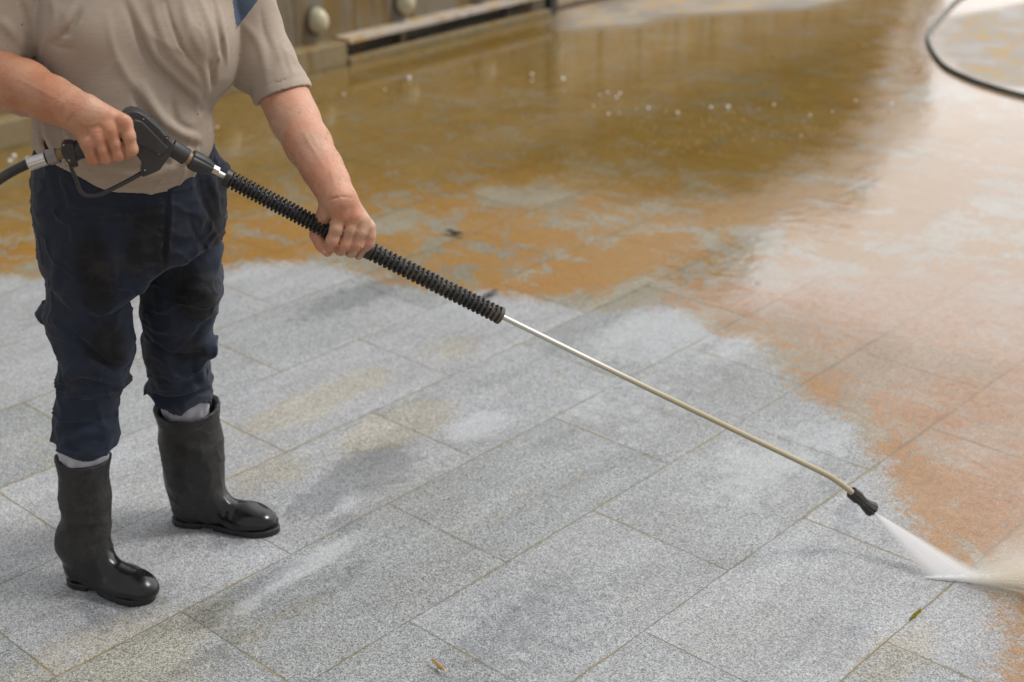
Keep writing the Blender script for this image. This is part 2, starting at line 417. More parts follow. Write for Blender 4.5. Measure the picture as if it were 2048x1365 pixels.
def ground_material():
    n = NT('wet_granite_paving'); P = n.n('ShaderNodeNewGeometry').outputs['Position']
    sx = n.n('ShaderNodeSeparateXYZ'); n.put(sx.inputs[0], P)
    # slab grid
    wob = n.math('MULTIPLY', n.math('SUBTRACT', n.noise(P, 9, 2), .5), .006)
    r = n.math('DIVIDE', n.math('SUBTRACT', n.math('ADD', sx.outputs[0], wob), V0), W); ri = n.math('FLOOR', r); rf = n.math('SUBTRACT', r, ri)
    par = n.math('FLOORED_MODULO', ri, 2)
    c = n.math('ADD', n.math('DIVIDE', n.math('SUBTRACT', n.math('ADD', sx.outputs[1], wob), 3.551*W), LS), n.math('MULTIPLY', n.math('SUBTRACT', par, 1), .5))
    ci = n.math('FLOOR', c); cf = n.math('SUBTRACT', c, ci)
    de = n.math('MULTIPLY', n.math('MINIMUM', rf, n.math('SUBTRACT', 1, rf)), W)
    dc = n.math('MULTIPLY', n.math('MINIMUM', cf, n.math('SUBTRACT', 1, cf)), LS)
    d = n.math('MINIMUM', de, dc)
    joint = n.sstep(d, .0020, .0008)
    soft = n.sstep(d, .008, .001)
    cmb = n.n('ShaderNodeCombineXYZ'); n.put(cmb.inputs[0], ri); n.put(cmb.inputs[1], ci); n.put(cmb.inputs[2], 3.0)
    wn_ = n.n('ShaderNodeTexWhiteNoise', noise_dimensions='3D'); n.put(wn_.inputs['Vector'], cmb.outputs[0])
    sr = wn_.outputs['Value']; sc = wn_.outputs['Color']
    shift = n.vmath('ADD', P, n.vmath('MULTIPLY', sc, (7, 7, 7)))
    # granite grain
    vor = n.n('ShaderNodeTexVoronoi', feature='F1'); n.put(vor.inputs['Vector'], shift); vor.inputs['Scale'].default_value = 380
    vs = n.n('ShaderNodeSeparateXYZ'); n.put(vs.inputs[0], vor.outputs['Color'])
    g1 = n.ramp(vs.outputs[0], [(0, .13), (.13, .20), (.3, .30), (.6, .39), (.85, .47), (1, .60)])
    g2 = n.noise(shift, 150, 3, .65)
    grain = n.mix(1., g1, n.ramp(g2, [(.3, .80), (.5, 1.0), (.72, 1.15)]), 'MULTIPLY')
    grain = n.mix(n.math('MULTIPLY', sr, .22), grain, (.345, .345, .345))
    vein = n.noise(n.map(shift, (9, 2.2, 1)), 1.0, 5, .6, dist=.6)
    cloud = n.noise(P, 2.6, 4, .6)
    base = n.mix(1., grain, n.ramp(vein, [(.28, .80), (.42, .96), (.55, 1.02), (.72, 1.16)]), 'MULTIPLY')
    base = n.mix(1., base, n.ramp(cloud, [(.3, (.93, .93, .90)), (.7, (1.07, 1.08, 1.10))]), 'MULTIPLY')
    base = n.mix(1., base, n.ramp(sr, [(0, (.84, .86, .85)), (.3, (.93, .945, .94)), (.65, (1.03, 1.035, 1.05)), (1, (1.12, 1.12, 1.135))]), 'MULTIPLY')
    base = n.mix(1., base, (.87, .885, .90), 'MULTIPLY')
    fine = n.noise(P, 26, 5, .65); med = n.noise(P, 7, 5, .6)
    tj = n.math('ADD', n.math('MULTIPLY', n.math('SUBTRACT', n.fmix(.4, med, fine), .5), 1.6), n.attr('tan'))
    tanm = n.sstep(tj, .32, .62)
    base = n.mix(n.math('MULTIPLY', tanm, .46), base, n.mix(1., base, (1.08, .94, .66), 'MULTIPLY'))
    brm = n.sstep(n.math('ADD', n.attr('bright'), n.math('MULTIPLY', n.math('SUBTRACT', n.fmix(.5, med, fine), .5), 1.8)), .3, .75)
    base = n.mix(brm, base, n.mix(.35, n.mix(1., base, (1.15, 1.16, 1.18), 'MULTIPLY'), (.50, .51, .53)))
    dpm = n.sstep(n.math('ADD', n.attr('damp_shade'), n.math('MULTIPLY', n.math('SUBTRACT', fine, .5), 1.5)), .30, .62)
    base = n.mix(n.math('MULTIPLY', dpm, .52), base, n.mix(1., base, (.52, .53, .55), 'MULTIPLY'))
    gv = n.n('ShaderNodeTexVoronoi'); n.put(gv.inputs['Vector'], P); gv.inputs['Scale'].default_value = 9.5; gs = n.n('ShaderNodeSeparateXYZ'); n.put(gs.inputs[0], gv.outputs['Color'])
    speck = n.math('MULTIPLY', n.sstep(n.math('ADD', gv.outputs['Distance'], n.math('MULTIPLY', b0 := n.noise(P, 160, 3), .05)), .075, .055), n.sstep(gs.outputs[0], .62, .64))
    base = n.mix(n.math('MULTIPLY', speck, .7), base, (.06, .055, .045))
    # joint colour: sand, dark grit, a little moss
    jn = n.noise(P, 5.5, 3, .6)
    jc = n.ramp(jn, [(.35, (.07, .07, .062)), (.5, (.12, .115, .095)), (.62, (.24, .21, .155)), (.7, (.12, .115, .095))])
    base = n.mix(n.math('MULTIPLY', soft, n.sstep(jn, .4, .62)), base, n.mix(1., base, (.86, .78, .58), 'MULTIPLY'))
    base = n.mix(n.math('MULTIPLY', joint, n.ramp(jn, [(.35, .45), (.6, .9)])), base, jc)
    # --- algae and rust-coloured film
    sdc = n.attr('sd_clean')                        # negative = cleaned
    big = n.noise(P, 2.1, 6, .62); b2 = n.noise(n.map(P, (1, 1.5, 1), (0, 0, -.75)), 4.4, 8, .74, dist=.9); b3 = n.noise(P, 42, 5, .7)
    rag = n.noise(n.map(P, (1, 1, 1), (0, 0, .8)), 17, 8, .78, dist=.8); edge = n.math('ADD', sdc, n.math('ADD', n.math('MULTIPLY', n.math('SUBTRACT', rag, .5), .30), n.math('MULTIPLY', n.math('SUBTRACT', b3, .5), .08)))
    dirty = n.sstep(n.math('ADD', edge, n.math('MULTIPLY', n.math('SUBTRACT', n.noise(P, 120, 4, .7), .5), .16)), -.035, .06)
    # how thick the film is (patches swept thin)
    cover = n.math('ADD', n.math('ADD', n.math('MULTIPLY', n.math('SUBTRACT', b2, .5), 3.6), n.math('MULTIPLY', n.math('SUBTRACT', big, .5), 2.2)), n.math('MULTIPLY', n.math('MINIMUM', sdc, 1.2), .25))
    cover = n.math('ADD', cover, n.math('MULTIPLY', n.math('SUBTRACT', b3, .5), 1.9))
    cover = n.math('ADD', cover, n.math('MULTIPLY', n.attr('rust'), .36))
    cov = n.sstep(cover, -.14, .34)
    orn = n.sstep(n.attr('sd_orange'), .15, -.35)
    pol = n.sstep(n.math('ADD', n.attr('sd_pool'), n.math('MULTIPLY', n.math('SUBTRACT', med, .5), .5)), .35, -.55)
    ochre = n.ramp(b2, [(.32, (.235, .092, .004)), (.5, (.295, .135, .008)), (.68, (.27, .155, .035))])
    olive = n.ramp(b2, [(.34, (.15, .082, .010)), (.5, (.195, .112, .018)), (.68, (.235, .15, .045))])
    rust = n.ramp(b3, [(.25, (.20, .10, .042)), (.5, (.30, .165, .08)), (.75, (.38, .25, .15))])
    film = n.mix(pol, ochre, olive); film = n.mix(orn, film, rust)
    film = n.mix(n.math('MULTIPLY', n.math('MULTIPLY', orn, n.sstep(edge, .55, .03)), .8), film, n.ramp(b3, [(.3, (.22, .09, .025)), (.7, (.35, .165, .065))]))
    film = n.mix(n.math('SUBTRACT', .8, n.math('MULTIPLY', pol, .6)), film, n.mix(1., film, n.ramp(n.math('ADD', n.math('MULTIPLY', vs.outputs[0], .5), n.math('MULTIPLY', b3, .5)), [(.25, .66), (.5, .98), (.75, 1.25)]), 'MULTIPLY'))
    cov = n.fmix(pol, cov, n.math('ADD', .52, n.math('MULTIPLY', cov, .46)))
    cov = n.fmix(orn, cov, n.math('ADD', .52, n.math('MULTIPLY', cov, .46)))
    thin = n.mix(1., base, n.mix(orn, (.74, .66, .46), (.92, .79, .64)), 'MULTIPLY')
    dcol = n.mix(n.math('MULTIPLY', cov, .93), thin, film)
    dcol = n.mix(n.math('MULTIPLY', n.math('MULTIPLY', n.sstep(d, .009, .002), n.sstep(b2, .36, .55)), n.math('SUBTRACT', 1, n.math('MULTIPLY', cov, .55))), dcol, n.mix(.62, dcol, (.09, .075, .045)))
    # dry, yellowish sandy scum far back
    dn = n.noise(n.map(P, (1.3, 1, 1)), 3.2, 5, .65)
    dr = n.math('MULTIPLY', n.sstep(n.attr('sd_dry'), .08, -.1), n.sstep(dn, .42, .56))
    dryc = n.mix(n.sstep(n.noise(P, 9, 4), .35, .6), (.44, .29, .12), (.33, .305, .265))
    bandz = n.sstep(n.attr('sd_dry'), .2, -.1)
    dcol = n.mix(n.math('MULTIPLY', bandz, .75), dcol, (.30, .285, .27))
    dcol = n.mix(dr, dcol, dryc)
    sky_tint = n.sstep(n.math('ADD', n.attr('sd_sheen'), n.math('MULTIPLY', n.math('SUBTRACT', b2, .5), 1.2)), .3, -.5)
    dcol = n.mix(n.math('MULTIPLY', n.math('MULTIPLY', sky_tint, n.fmix(cov, .55, .30)), n.math('SUBTRACT', 1, n.math('MULTIPLY', n.sstep(n.attr('sd_dry'), .2, -.1), .9))), dcol, (.37, .325, .28))  # film swept paler, with sky reflection also painted into its colour
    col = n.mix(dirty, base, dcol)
    # wetness
    shn = n.sstep(n.math('ADD', n.attr('sd_sheen'), n.math('MULTIPLY', n.math('SUBTRACT', fine, .5), .35)), .35, -.15)
    wetz = n.math('MAXIMUM', pol, shn)
    glos = n.noise(P, 3.4, 4, .6)
    rwet = n.fmix(wetz, n.ramp(glos, [(.3, .34), (.7, .50)]), n.fmix(n.math('MULTIPLY', shn, n.math('SUBTRACT', 1, pol)), n.ramp(glos, [(.3, .03), (.7, .065)]), n.ramp(glos, [(.3, .025), (.7, .06)])))
    rwet = n.fmix(n.math('MULTIPLY', bandz, .9), rwet, .5); rwet = n.fmix(dr, rwet, .75)
    rclean = n.fmix(dpm, n.ramp(g2, [(.3, .42), (.7, .62)]), .33)
    rough = n.fmix(dirty, rclean, rwet)
    micro = n.math('ADD', n.math('MULTIPLY', vs.outputs[0], .5), n.math('MULTIPLY', g2, .6))
    h1 = n.math('SUBTRACT', micro, n.math('MULTIPLY', joint, 2.2))
    bs = n.math('MULTIPLY', n.math('SUBTRACT', 1, n.math('MULTIPLY', dirty, n.fmix(wetz, .75, .98))), .5)
    b_ = n.bump(h1, bs, .0012)
    rip = n.math('ADD', n.noise(n.map(P, (1, 1, 1)), 19, 4, .6), n.math('MULTIPLY', n.noise(P, 3.0, 2), 1.6))
    b2_ = n.bump(rip, n.math('MULTIPLY', dirty, .11), .010, b_)
    ior = n.fmix(dirty, 1.36, 1.5)
    return n.bsdf(col, rough, 0, b2_, IOR=ior)
ground = mesh('ground', GV, GF, ground_material(), attrs=dict(rust=rustb, sd_clean=clean, sd_pool=pool, sd_orange=orange, sd_dry=dry, sd_sheen=sheen, tan=tan, damp_shade=damp_shade, bright=bright))
tag(ground, kind='structure')

def concrete(name, c0, c1, moss=True, zf=.25):
    n = NT(name); P = n.n('ShaderNodeNewGeometry').outputs['Position']
    a = n.noise(P, 4, 6, .65); st = n.noise(n.map(P, (5, 5, .9)), 1.6, 4, .6)
    c = n.mix(a, c0, c1); c = n.mix(n.sstep(st, .46, .66), c, n.mix(1., c, (.98, .74, .32), 'MULTIPLY')); c = n.mix(n.sstep(n.noise(n.map(P, (9, 9, 1.2)), 1.3, 5, .7), .52, .7), c, n.mix(1., c, (.62, .58, .5), 'MULTIPLY'))
    c = n.mix(n.math('MULTIPLY', n.sstep(n.noise(P, 60, 4, .7), .45, .7), .35), c, n.mix(1., c, (.55, .52, .45), 'MULTIPLY'))
    if moss:
        s = n.n('ShaderNodeSeparateXYZ'); n.put(s.inputs[0], P)
        mk = n.math('MULTIPLY', n.sstep(n.math('ADD', s.outputs[2], n.math('MULTIPLY', n.noise(P, 8, 4), .06)), .055, .025), .7)
        c = n.mix(mk, c, (.10, .085, .02))
    return n.bsdf(c, .78, 0, n.bump(n.noise(P, 90, 5, .7), .4, .004))
M_wall = concrete('weathered_wall', (.15, .125, .085), (.24, .205, .15), False)
M_kerb = concrete('kerb_concrete', (.19, .145, .07), (.30, .24, .14))
M_ledge = concrete('ledge_stone', (.42, .37, .32), (.54, .48, .43), False)
wall = empty('wall', (-6.05, 5, 0)); tag(wall, 'low weathered concrete wall with a kerb along the far edge of the paving', 'wall')
mb = MB()
y = -1.0
while y < 6.6:
    mb.box((-6.30, y+.001, .0), (-6.03, y+.409, .66)); y += .41
mb.build('panel_row', M_wall, wall, bevel=.004)
mb = MB()
while y < 11.2:
    mb.box((-6.30, y+.009, .0), (-6.03, y+.401, .66)); y += .41
mb.build('panel_row', concrete('pale_wall', (.40, .335, .25), (.56, .48, .37), False), wall, bevel=.004)
MB().box((-6.31, 6.5, 0), (-6.05, 11.2, .655)).build('wall_core', M_wall, wall)
MB().box((-6.36, -1, .662), (-5.965, 11.2, .735)).build('cap', M_ledge, wall, bevel=.006)
MB().box((-6.028, -1, -.02), (-5.905, 4.975, .127)).build('kerb', M_kerb, wall, bevel=.006)
mb = MB(); mb.box((-5.955, 4.979, -.02), (-5.89, 6.58, .040)); mb.build('low_kerb', M_kerb, wall, bevel=.004)
MB().box((-6.028, 4.985, -.02), (-5.96, 11.2, .012)).build('drain_bed', concrete('drain_bed_mud', (.07, .05, .025), (.12, .085, .045), False), wall)
for a, b in ((4.99, 5.90), (5.906, 6.60)):
    MB().box((-6.028, a, .112), (-5.90, b, .138)).build('ledge', M_ledge, wall, bevel=.004)
for yy in (5.42, 6.28):
    MB().box((-6.02, yy, .013), (-5.965, yy+.03, .111)).build('bracket', M_kerb, wall, bevel=.002)

def plastic(name, c, rough=.45, dirt=None, spec=.5, bs=.25, bsc=250):
    n = NT(name); P = n.obj(); a = n.noise(P, 30, 5, .65)
    col = n.mix(a, tuple(x*.75 for x in c), tuple(min(1, x*1.25) for x in c))
    if dirt: col = n.mix(n.math('MULTIPLY', n.sstep(n.noise(P, 22, 6, .7), .48, .68), .6), col, dirt)
    return n.bsdf(col, n.ramp(a, [(.3, max(.05, rough-.1)), (.7, min(1, rough+.12))]), 0, n.bump(n.noise(P, bsc, 3), bs, .0006), Specular_IOR_Level=spec)
M_black = plastic('black_plastic', (.022, .023, .026), .42)
M_rub = plastic('black_rubber', (.018, .018, .02), .5, (.05, .047, .04))
M_lampglass = plastic('cream_glass', (.52, .48, .34), .25)
M_lampbase = plastic('lamp_base', (.12, .11, .09), .6)
lamp_y = [(4.245, 'round cream lamp low on the wall behind the worker'), (4.868, 'round cream lamp low on the wall just right of the worker\'s sleeve'),
          (5.492, 'round cream lamp low on the wall above the grey ledge'), (6.12, 'cream wall lamp above the ledge, near the black post'), (6.74, 'cream wall lamp just past the black post')]
for (yy, lb) in lamp_y:
    l = empty('wall_lamp', (-6.03, yy, .245)); tag(l, lb, 'lamp', 'cream lamps along the wall')
    m1 = MB(); t = np.linspace(0, 1, 10)
    prof = [(-.0, .0), (.0, .062), (.016, .062), (.02, .056)]
    V = []; S = 28; 
    def lathe(prof, xs_, c):
        V = []; F = []
        for (dx, rr) in prof:
            for j in range(S):
                a = j/S*2*math.pi; V.append((c[0]+dx, c[1]+math.cos(a)*rr, c[2]+math.sin(a)*rr*1.3))
        for i in range(len(prof)-1):
            for j in range(S): k = (j+1) % S; F.append((i*S+j, i*S+k, (i+1)*S+k, (i+1)*S+j))
        return V, F
    V, F = lathe([(.0, .001), (.0, .060), (.020, .060), (.024, .054), (.0235, .001)], 0, (-6.03, yy, .245)); mesh('base', V, F, M_lampbase, l, sharp=35)
    prof = [(.021+.070*math.sin(u), max(.0005, .053*math.cos(u)**.8)) for u in np.linspace(0, math.pi/2, 10)]
    V, F = lathe(prof, 0, (-6.03, yy, .245)); mesh('dome', V, F, M_lampglass, l)
# post at the end of the drain opening
p = empty('post', (-5.93, 6.62, 0)); tag(p, 'short black post at the end of the ledge by the wall', 'post')
MB().box((-5.955, 6.59, 0), (-5.905, 6.64, .52)).build('shaft', M_black, p, bevel=.004)
MB().box((-5.965, 6.58, .521), (-5.895, 6.65, .54)).build('top_plate', M_black, p, bevel=.003)
MB().box((-5.975, 6.30, .165), (-5.935, 6.588, .20)).build('side_arm', M_black, p, bevel=.004)
# cables in the drain
def cable(pts, r, name, label, mat, cat='cable', per=10, group=None):
    V, F = tube(catmull(pts, per), r, 10); o = mesh(name, V, F, mat); tag(o, label, cat, group); return o
cable([(-5.975, 4.99, .085), (-5.972, 5.06, .045), (-5.97, 5.14, .032), (-5.97, 5.25, .05), (-5.972, 5.38, .09), (-5.975, 5.50, .108), (-5.985, 5.6, .1)], .009, 'cable', 'black cable sagging in the drain opening under the ledge', M_rub)
cable([(-5.965, 5.5, .030), (-5.966, 5.60, .045), (-5.972, 5.68, .040), (-5.966, 5.80, .052), (-5.97, 6.0, .072), (-5.966, 6.2, .06), (-5.966, 6.35, .075), (-5.966, 6.5, .12), (-5.97, 6.56, .15)], .011, 'cable', 'long dark cable lying behind the low kerb towards the post', M_rub)
# green hose on the floor at the far right
hp = [(1990, -40), (1925, -8), (1885, 30), (1860, 62), (1857, 82), (1870, 110), (1895, 136), (1945, 160), (2000, 178), (2048, 191), (2110, 205), (2200, 215), (2300, 240)]
M_hoseg = plastic('dark_green_hose', (.018, .032, .026), .35)
cable([G(a, b, .011) for a, b in hp], .0105, 'hose', 'dark green garden hose curving over the wet paving', M_hoseg, 'hose')

# ------------- trees beyond the wall (seen mirrored in the wet floor)
M_leaf = NT('foliage'); _P = M_leaf.n('ShaderNodeNewGeometry').outputs['Position']
M_leaf = M_leaf.bsdf(M_leaf.mix(M_leaf.noise(_P, 1.2, 4), (.035, .05, .012), (.085, .10, .03)), .6)
M_bark = concrete('bark', (.05, .04, .03), (.09, .07, .05), False)
def tree(x, y, h, rad, label, N=7000):
    t = empty('tree', (x, y, 0)); tag(t, label, 'tree', 'trees beyond the wall')
    P = np.array([(x, y, 0), (x+.1, y, h*.3), (x-.1, y+.1, h*.6), (x, y, h*.9)]); mbt = MB(); mbt.add(*tube(catmull(P, 5), np.linspace(.2, .04, 16), 8))
    for k in range(7):
        a = rng.uniform(0, 6.28); z = h*rng.uniform(.25, .7); mbt.add(*tube([(x, y, z), (x+math.cos(a)*rad*.4, y+math.sin(a)*rad*.4, z+h*.08), (x+math.cos(a)*rad*.75, y+math.sin(a)*rad*.75, z+h*.2)], [.07, .05, .02], 6))
    mbt.build('trunk', M_bark, t)
    cl = np.array([(x, y, h*.55)])+rng.normal(0, 1, (26, 3))*np.array([rad*.36, rad*.36, h*.17])
    c = cl[rng.integers(0, 26, N)]+rng.normal(0, 1, (N, 3))*rad*.13; c[:, 2] = np.clip(c[:, 2], .3, h)
    a = rng.normal(0, 1, (N, 3)); a /= np.linalg.norm(a, axis=1)[:, None]; b = np.cross(a, rng.normal(0, 1, (N, 3))); b /= np.linalg.norm(b, axis=1)[:, None]
    s = rng.uniform(.10, .22, (N, 1))
    V = np.stack([c-a*s, c-b*s*.6, c+a*s, c+b*s*.6], 1).reshape(-1, 3); mesh('crown', V, np.arange(4*N).reshape(-1, 4), M_leaf, t, smooth=False)
for (az, dist, h, rad, lb) in [(-29.8, 19, 3.9, 1.1, 'small tree at the end of the row beyond the wall'), (-33, 19, 4.9, 1.6, 'bushy tree second from the end beyond the wall'), (-37.5, 18, 6.0, 1.9, 'broad tree in the middle of the row beyond the wall'),
      (-44.5, 18, 7.6, 2.4, 'tall broad tree beyond the wall'), (-52, 17, 9.2, 2.7, 'dense tree beyond the wall, behind the worker'), (-60, 16, 9.0, 2.8, 'tall dense tree left beyond the wall'), (-70, 16, 9.0, 3.0, 'leftmost large tree beyond the wall')]:
    tree(math.sin(R_(az))*dist, math.cos(R_(az))*dist, h, rad, lb)
#%%DETAILS
M_dleaf = plastic('dead_leaf', (.03, .032, .03), .4); M_oleaf = plastic('orange_sprig', (.55, .33, .10), .6)
def leaf(pa, pb, wd, mat, label, name='leaf', z=.006):
    a = G(*pa); b = G(*pb); d = b-a; L = np.linalg.norm(d); d /= L; s = np.array([-d[1], d[0], 0]); V = []; F = []; n = 9
    for i in range(n):
        t = i/(n-1); wv = wd*math.sin(math.pi*(.04+.92*t))**.8
        for q in (-1, -.5, 0, .5, 1): V.append(a+d*L*t+s*wv*q+np.array([0, 0, z+.010*abs(q)*math.sin(math.pi*t)+.004*math.sin(t*9)]))
    for i in range(n-1):
        for j in range(4): F.append((i*5+j, i*5+j+1, i*5+j+6, i*5+j+5))
    o = mesh(name, V, F, mat); md = o.modifiers.new('s', 'SOLIDIFY'); md.thickness = .0008
    tag(o, label, 'leaf'); return o
leaf((962, 603), (999, 584), .010, M_dleaf, 'dark leaf lying on the edge of the cleaned slabs beside the grip')
leaf((888, 466), (928, 475), .010, M_dleaf, 'dark leaf lying on the brown dirty paving right of the hand')
leaf((860, 1326), (892, 1352), .0028, M_oleaf, 'tiny orange sprig on the grey slab near the camera')
mt = MB()
c0 = G(1830, 1232)
for k in range(70):
    q = c0+np.array([rng.normal(0, .0016), rng.normal(0, .010), 0]); r0 = rng.uniform(.0012, .0026)
    mt.add(*tube([q, q+np.array([rng.normal(0, .001), rng.normal(0, .001), rng.uniform(.003, .007)])], [r0, r0*.3], 5))
tag(mt.build('moss', plastic('moss', (.30, .27, .02), .8)), 'yellow green moss tuft in the joint near the water jet', 'moss', kind='stuff')
#%%LANCE
# ================================================================ PRESSURE WASHER GUN AND LANCE
NG = .30
LA = PB(453, 355, NG); LN_ = G(1601, 924, .262)            # start of grip ; start of bend
def lerp(a, b, t): return a+(b-a)*t
def solve_line(a, b, x):
    lo, hi = -.5, 1.5
    for _ in range(50):
        m_ = (lo+hi)/2; p_ = lerp(a, b, m_); dd = p_-CAM; xx = 1024+FPX*(dd@RT)/(dd@FW)
        if xx < x: lo = m_
        else: hi = m_
    return lerp(a, b, (lo+hi)/2)
def at_d(x, y, d):
    r = ray(x, y); return CAM+r*d
def ldepth(x): return depth(solve_line(LA, LN_, x))        # depth of the lance at photo column x
def LP(x, y): return at_d(x, y, ldepth(x))
lance = empty('pressure_washer_lance', tuple(PB(300, 290, NG))); tag(lance, 'black pressure washer gun with ribbed grips and long metal lance held by the worker', 'pressure washer lance')
M_gun = plastic('gun_plastic', (.030, .032, .037), .42, (.06, .058, .055), bs=.35)
M_grip = plastic('grip_rubber', (.016, .016, .018), .48, (.06, .052, .04), bs=.2)
M_grip2 = plastic('grip_rubber_dusty', (.024, .023, .022), .55, (.14, .12, .085), bs=.2)
_n = NT('steel'); M_steel = _n.bsdf((.62, .62, .62), _n.ramp(_n.noise(_n.obj(), 60, 4), [(.3, .2), (.7, .38)]), 1.)
_n = NT('tube_metal'); _P = _n.n('ShaderNodeNewGeometry').outputs['Position']; _s = _n.n('ShaderNodeSeparateXYZ'); _n.put(_s.inputs[0], _P)
_f = _n.sstep(_s.outputs[2], .62, .42); _q = _n.noise(_P, 140, 5, .7)
M_tube = _n.bsdf(_n.mix(_n.math('MULTIPLY', _f, _n.ramp(_q, [(.3, .75), (.7, 1.)])), (.60, .60, .56), _n.mix(_q, (.30, .245, .14), (.50, .43, .28))), _n.fmix(_f, .42, .7), _n.fmix(_f, .75, .12), _n.bump(_q, .3, .0008))
def frame(a, b):
    t = (b-a)/np.linalg.norm(b-a); n_ = np.array([0, 0, 1.])-t*t[2]; n_ /= np.linalg.norm(n_); return t, n_, np.cross(t, n_)
def grip(a, b, r0, r1, core, nf, mat, name, collar=.011):
    t, n_, b_ = frame(a, b); L = np.linalg.norm(b-a); mb = MB()
    S = [0]; Rr = [r0*.6]
    prof = [(0, core), (0, r0), (collar, r0), (collar+.0008, core)]
    pitch = (L-2*collar)/nf
    for i in range(nf):
        s = collar+pitch*(i+.5); rr = r0+(r1-r0)*(i/nf); hw = pitch*.25
        prof += [(s-hw*1.15, core), (s-hw, rr*.93), (s-hw*.4, rr), (s+hw*.4, rr), (s+hw, rr*.93), (s+hw*1.15, core)]
    prof += [(L-collar*.8, core), (L-collar*.8, r1*1.0), (L-.0015, r1), (L, r1*.9), (L, core*.5)]
    seg = 36; V = []; F = []
    for (s, rr) in prof:
        for j in range(seg):
            al = j/seg*2*math.pi; V.append(a+t*s+rr*(math.cos(al)*n_+math.sin(al)*b_))
    for i in range(len(prof)-1):
        for j in range(seg): k = (j+1) % seg; F.append((i*seg+j, i*seg+k, (i+1)*seg+k, (i+1)*seg+j))
    mb.add(V, F); mb.F.append(tuple(range(seg-1, -1, -1)))
    # struts between the ribs
    for i in range(nf-1):
        s0 = collar+pitch*(i+.5)+pitch*.15; s1 = s0+pitch*.7; rs = core+(r0-core)*.28
        for j in range(8):
            al = (j+.5*(i % 2))/8*2*math.pi; u = math.cos(al)*n_+math.sin(al)*b_; v = -math.sin(al)*n_+math.cos(al)*b_
            q = [a+t*s+u*rr+v*e for s in (s0, s1) for rr in (core*.8, rs) for e in (-.0016, .0016)]
            mb.add(q, [(0, 1, 3, 2), (4, 6, 7, 5), (0, 4, 5, 1), (2, 3, 7, 6), (0, 2, 6, 4), (1, 5, 7, 3)])
    return mb.build(name, mat, lance, sharp=40)
def L_(x, y): return LP(x, y)
pr = lambda x, r: r*ldepth(x)/FPX
grip(L_(449, 353), L_(672, 470), pr(450, 18.5), pr(670, 18), pr(550, 10.5), 26, M_grip, 'grip')
grip(L_(733, 498), L_(1003, 633), pr(740, 19), pr(1000, 18), pr(870, 11.5), 27, M_grip2, 'grip')
# steel tube
tp = [L_(422, 338), L_(453, 355), L_(740, 503), L_(1000, 631.5), L_(1300, 779), L_(1601, 924)]
D1 = ldepth(1601); endp = [at_d(1650, 948, D1+.045), at_d(1668, 958.5, D1+.06), at_d(1690, 974, D1+.075), at_d(1709, 990, D1+.09)]
V, F = tube(catmull(tp+endp, 10), np.interp(np.arange(91), [0, 10, 30, 40, 60, 90], [pr(430, 6), pr(430, 6), pr(740, 5.7), pr(1000, 5.8), pr(1600, 6.0), pr(1600, 6.2)]), 20)
mesh('tube', V, F, M_tube, lance)
def lath(pts, name, mat, seg=28, hexa=False, ribs=0, rd=0., parent=None):
    """pts: list of ((x,y), radius px, depth)"""
    P = np.array([at_d(x, y, d) for (x, y), r, d in pts]); t, n_, b_ = frame(P[0], P[-1]); V = []; F = []
    for p_, ((x, y), r, d) in zip(P, pts):
        rr = r*d/FPX
        for j in range(seg):
            al = j/seg*2*math.pi; q = rr
            if ribs: q = rr*(1-rd*max(0, math.cos(al*ribs))**3)
            V.append(p_+q*(math.cos(al)*n_+math.sin(al)*b_))
    m_ = len(P)
    for i in range(m_-1):
        for j in range(seg): k = (j+1) % seg; F.append((i*seg+j, i*seg+k, (i+1)*seg+k, (i+1)*seg+j))
    F.append(tuple(range(seg-1, -1, -1))); F.append(tuple((m_-1)*seg+j for j in range(seg)))
    return mesh(name, V, F, mat, parent or lance, sharp=35)
dN = D1+.09
noz = lath([((1702, 984), 10, dN), ((1703, 985), 12.5, dN), ((1716, 996), 13, dN+.008), ((1720, 999), 11, dN+.01), ((1727, 1006), 10.5, dN+.014), ((1734, 1012), 13, dN+.018), ((1742, 1018), 15.5, dN+.022), ((1745, 1020.5), 15, dN+.024), ((1744.5, 1020), 9, dN+.024)], 'nozzle', M_grip2, 36, ribs=9, rd=.12)
lath([((1739, 1016), 8.5, dN+.02), ((1745.5, 1021), 8.5, dN+.0245), ((1745.6, 1021.1), 3, dN+.0245)], 'nozzle_tip', M_black, 20, parent=noz)
dG = depth(PB(345, 300, NG))
dl = lambda x: dG+(ldepth(453)-dG)*(x-345)/108
lath([((343, 295), 17.5, dl(343)), ((372, 314), 17.5, dl(372)), ((374, 315), 16, dl(374))], 'collar', M_gun)
lath([((370, 313), 13, dl(370)), ((385, 320.5), 13, dl(385))], 'brass_ring', plastic('brass', (.32, .20, .12), .4))
lath([((381, 318), 18, dl(381)), ((383, 319), 20, dl(383)), ((397, 326), 20.5, dl(397)), ((408, 331), 18.5, dl(408)), ((418, 335.5), 15, dl(418)), ((424, 338.5), 12, dl(424)), ((424.5, 338.7), 8, dl(424))], 'coupler', M_gun, 72, ribs=6, rd=.09)
lath([((423, 338), 10, dl(423)), ((436, 344.5), 10, dl(436)), ((436.2, 344.6), 6, dl(436))], 'nut', M_steel, 6)
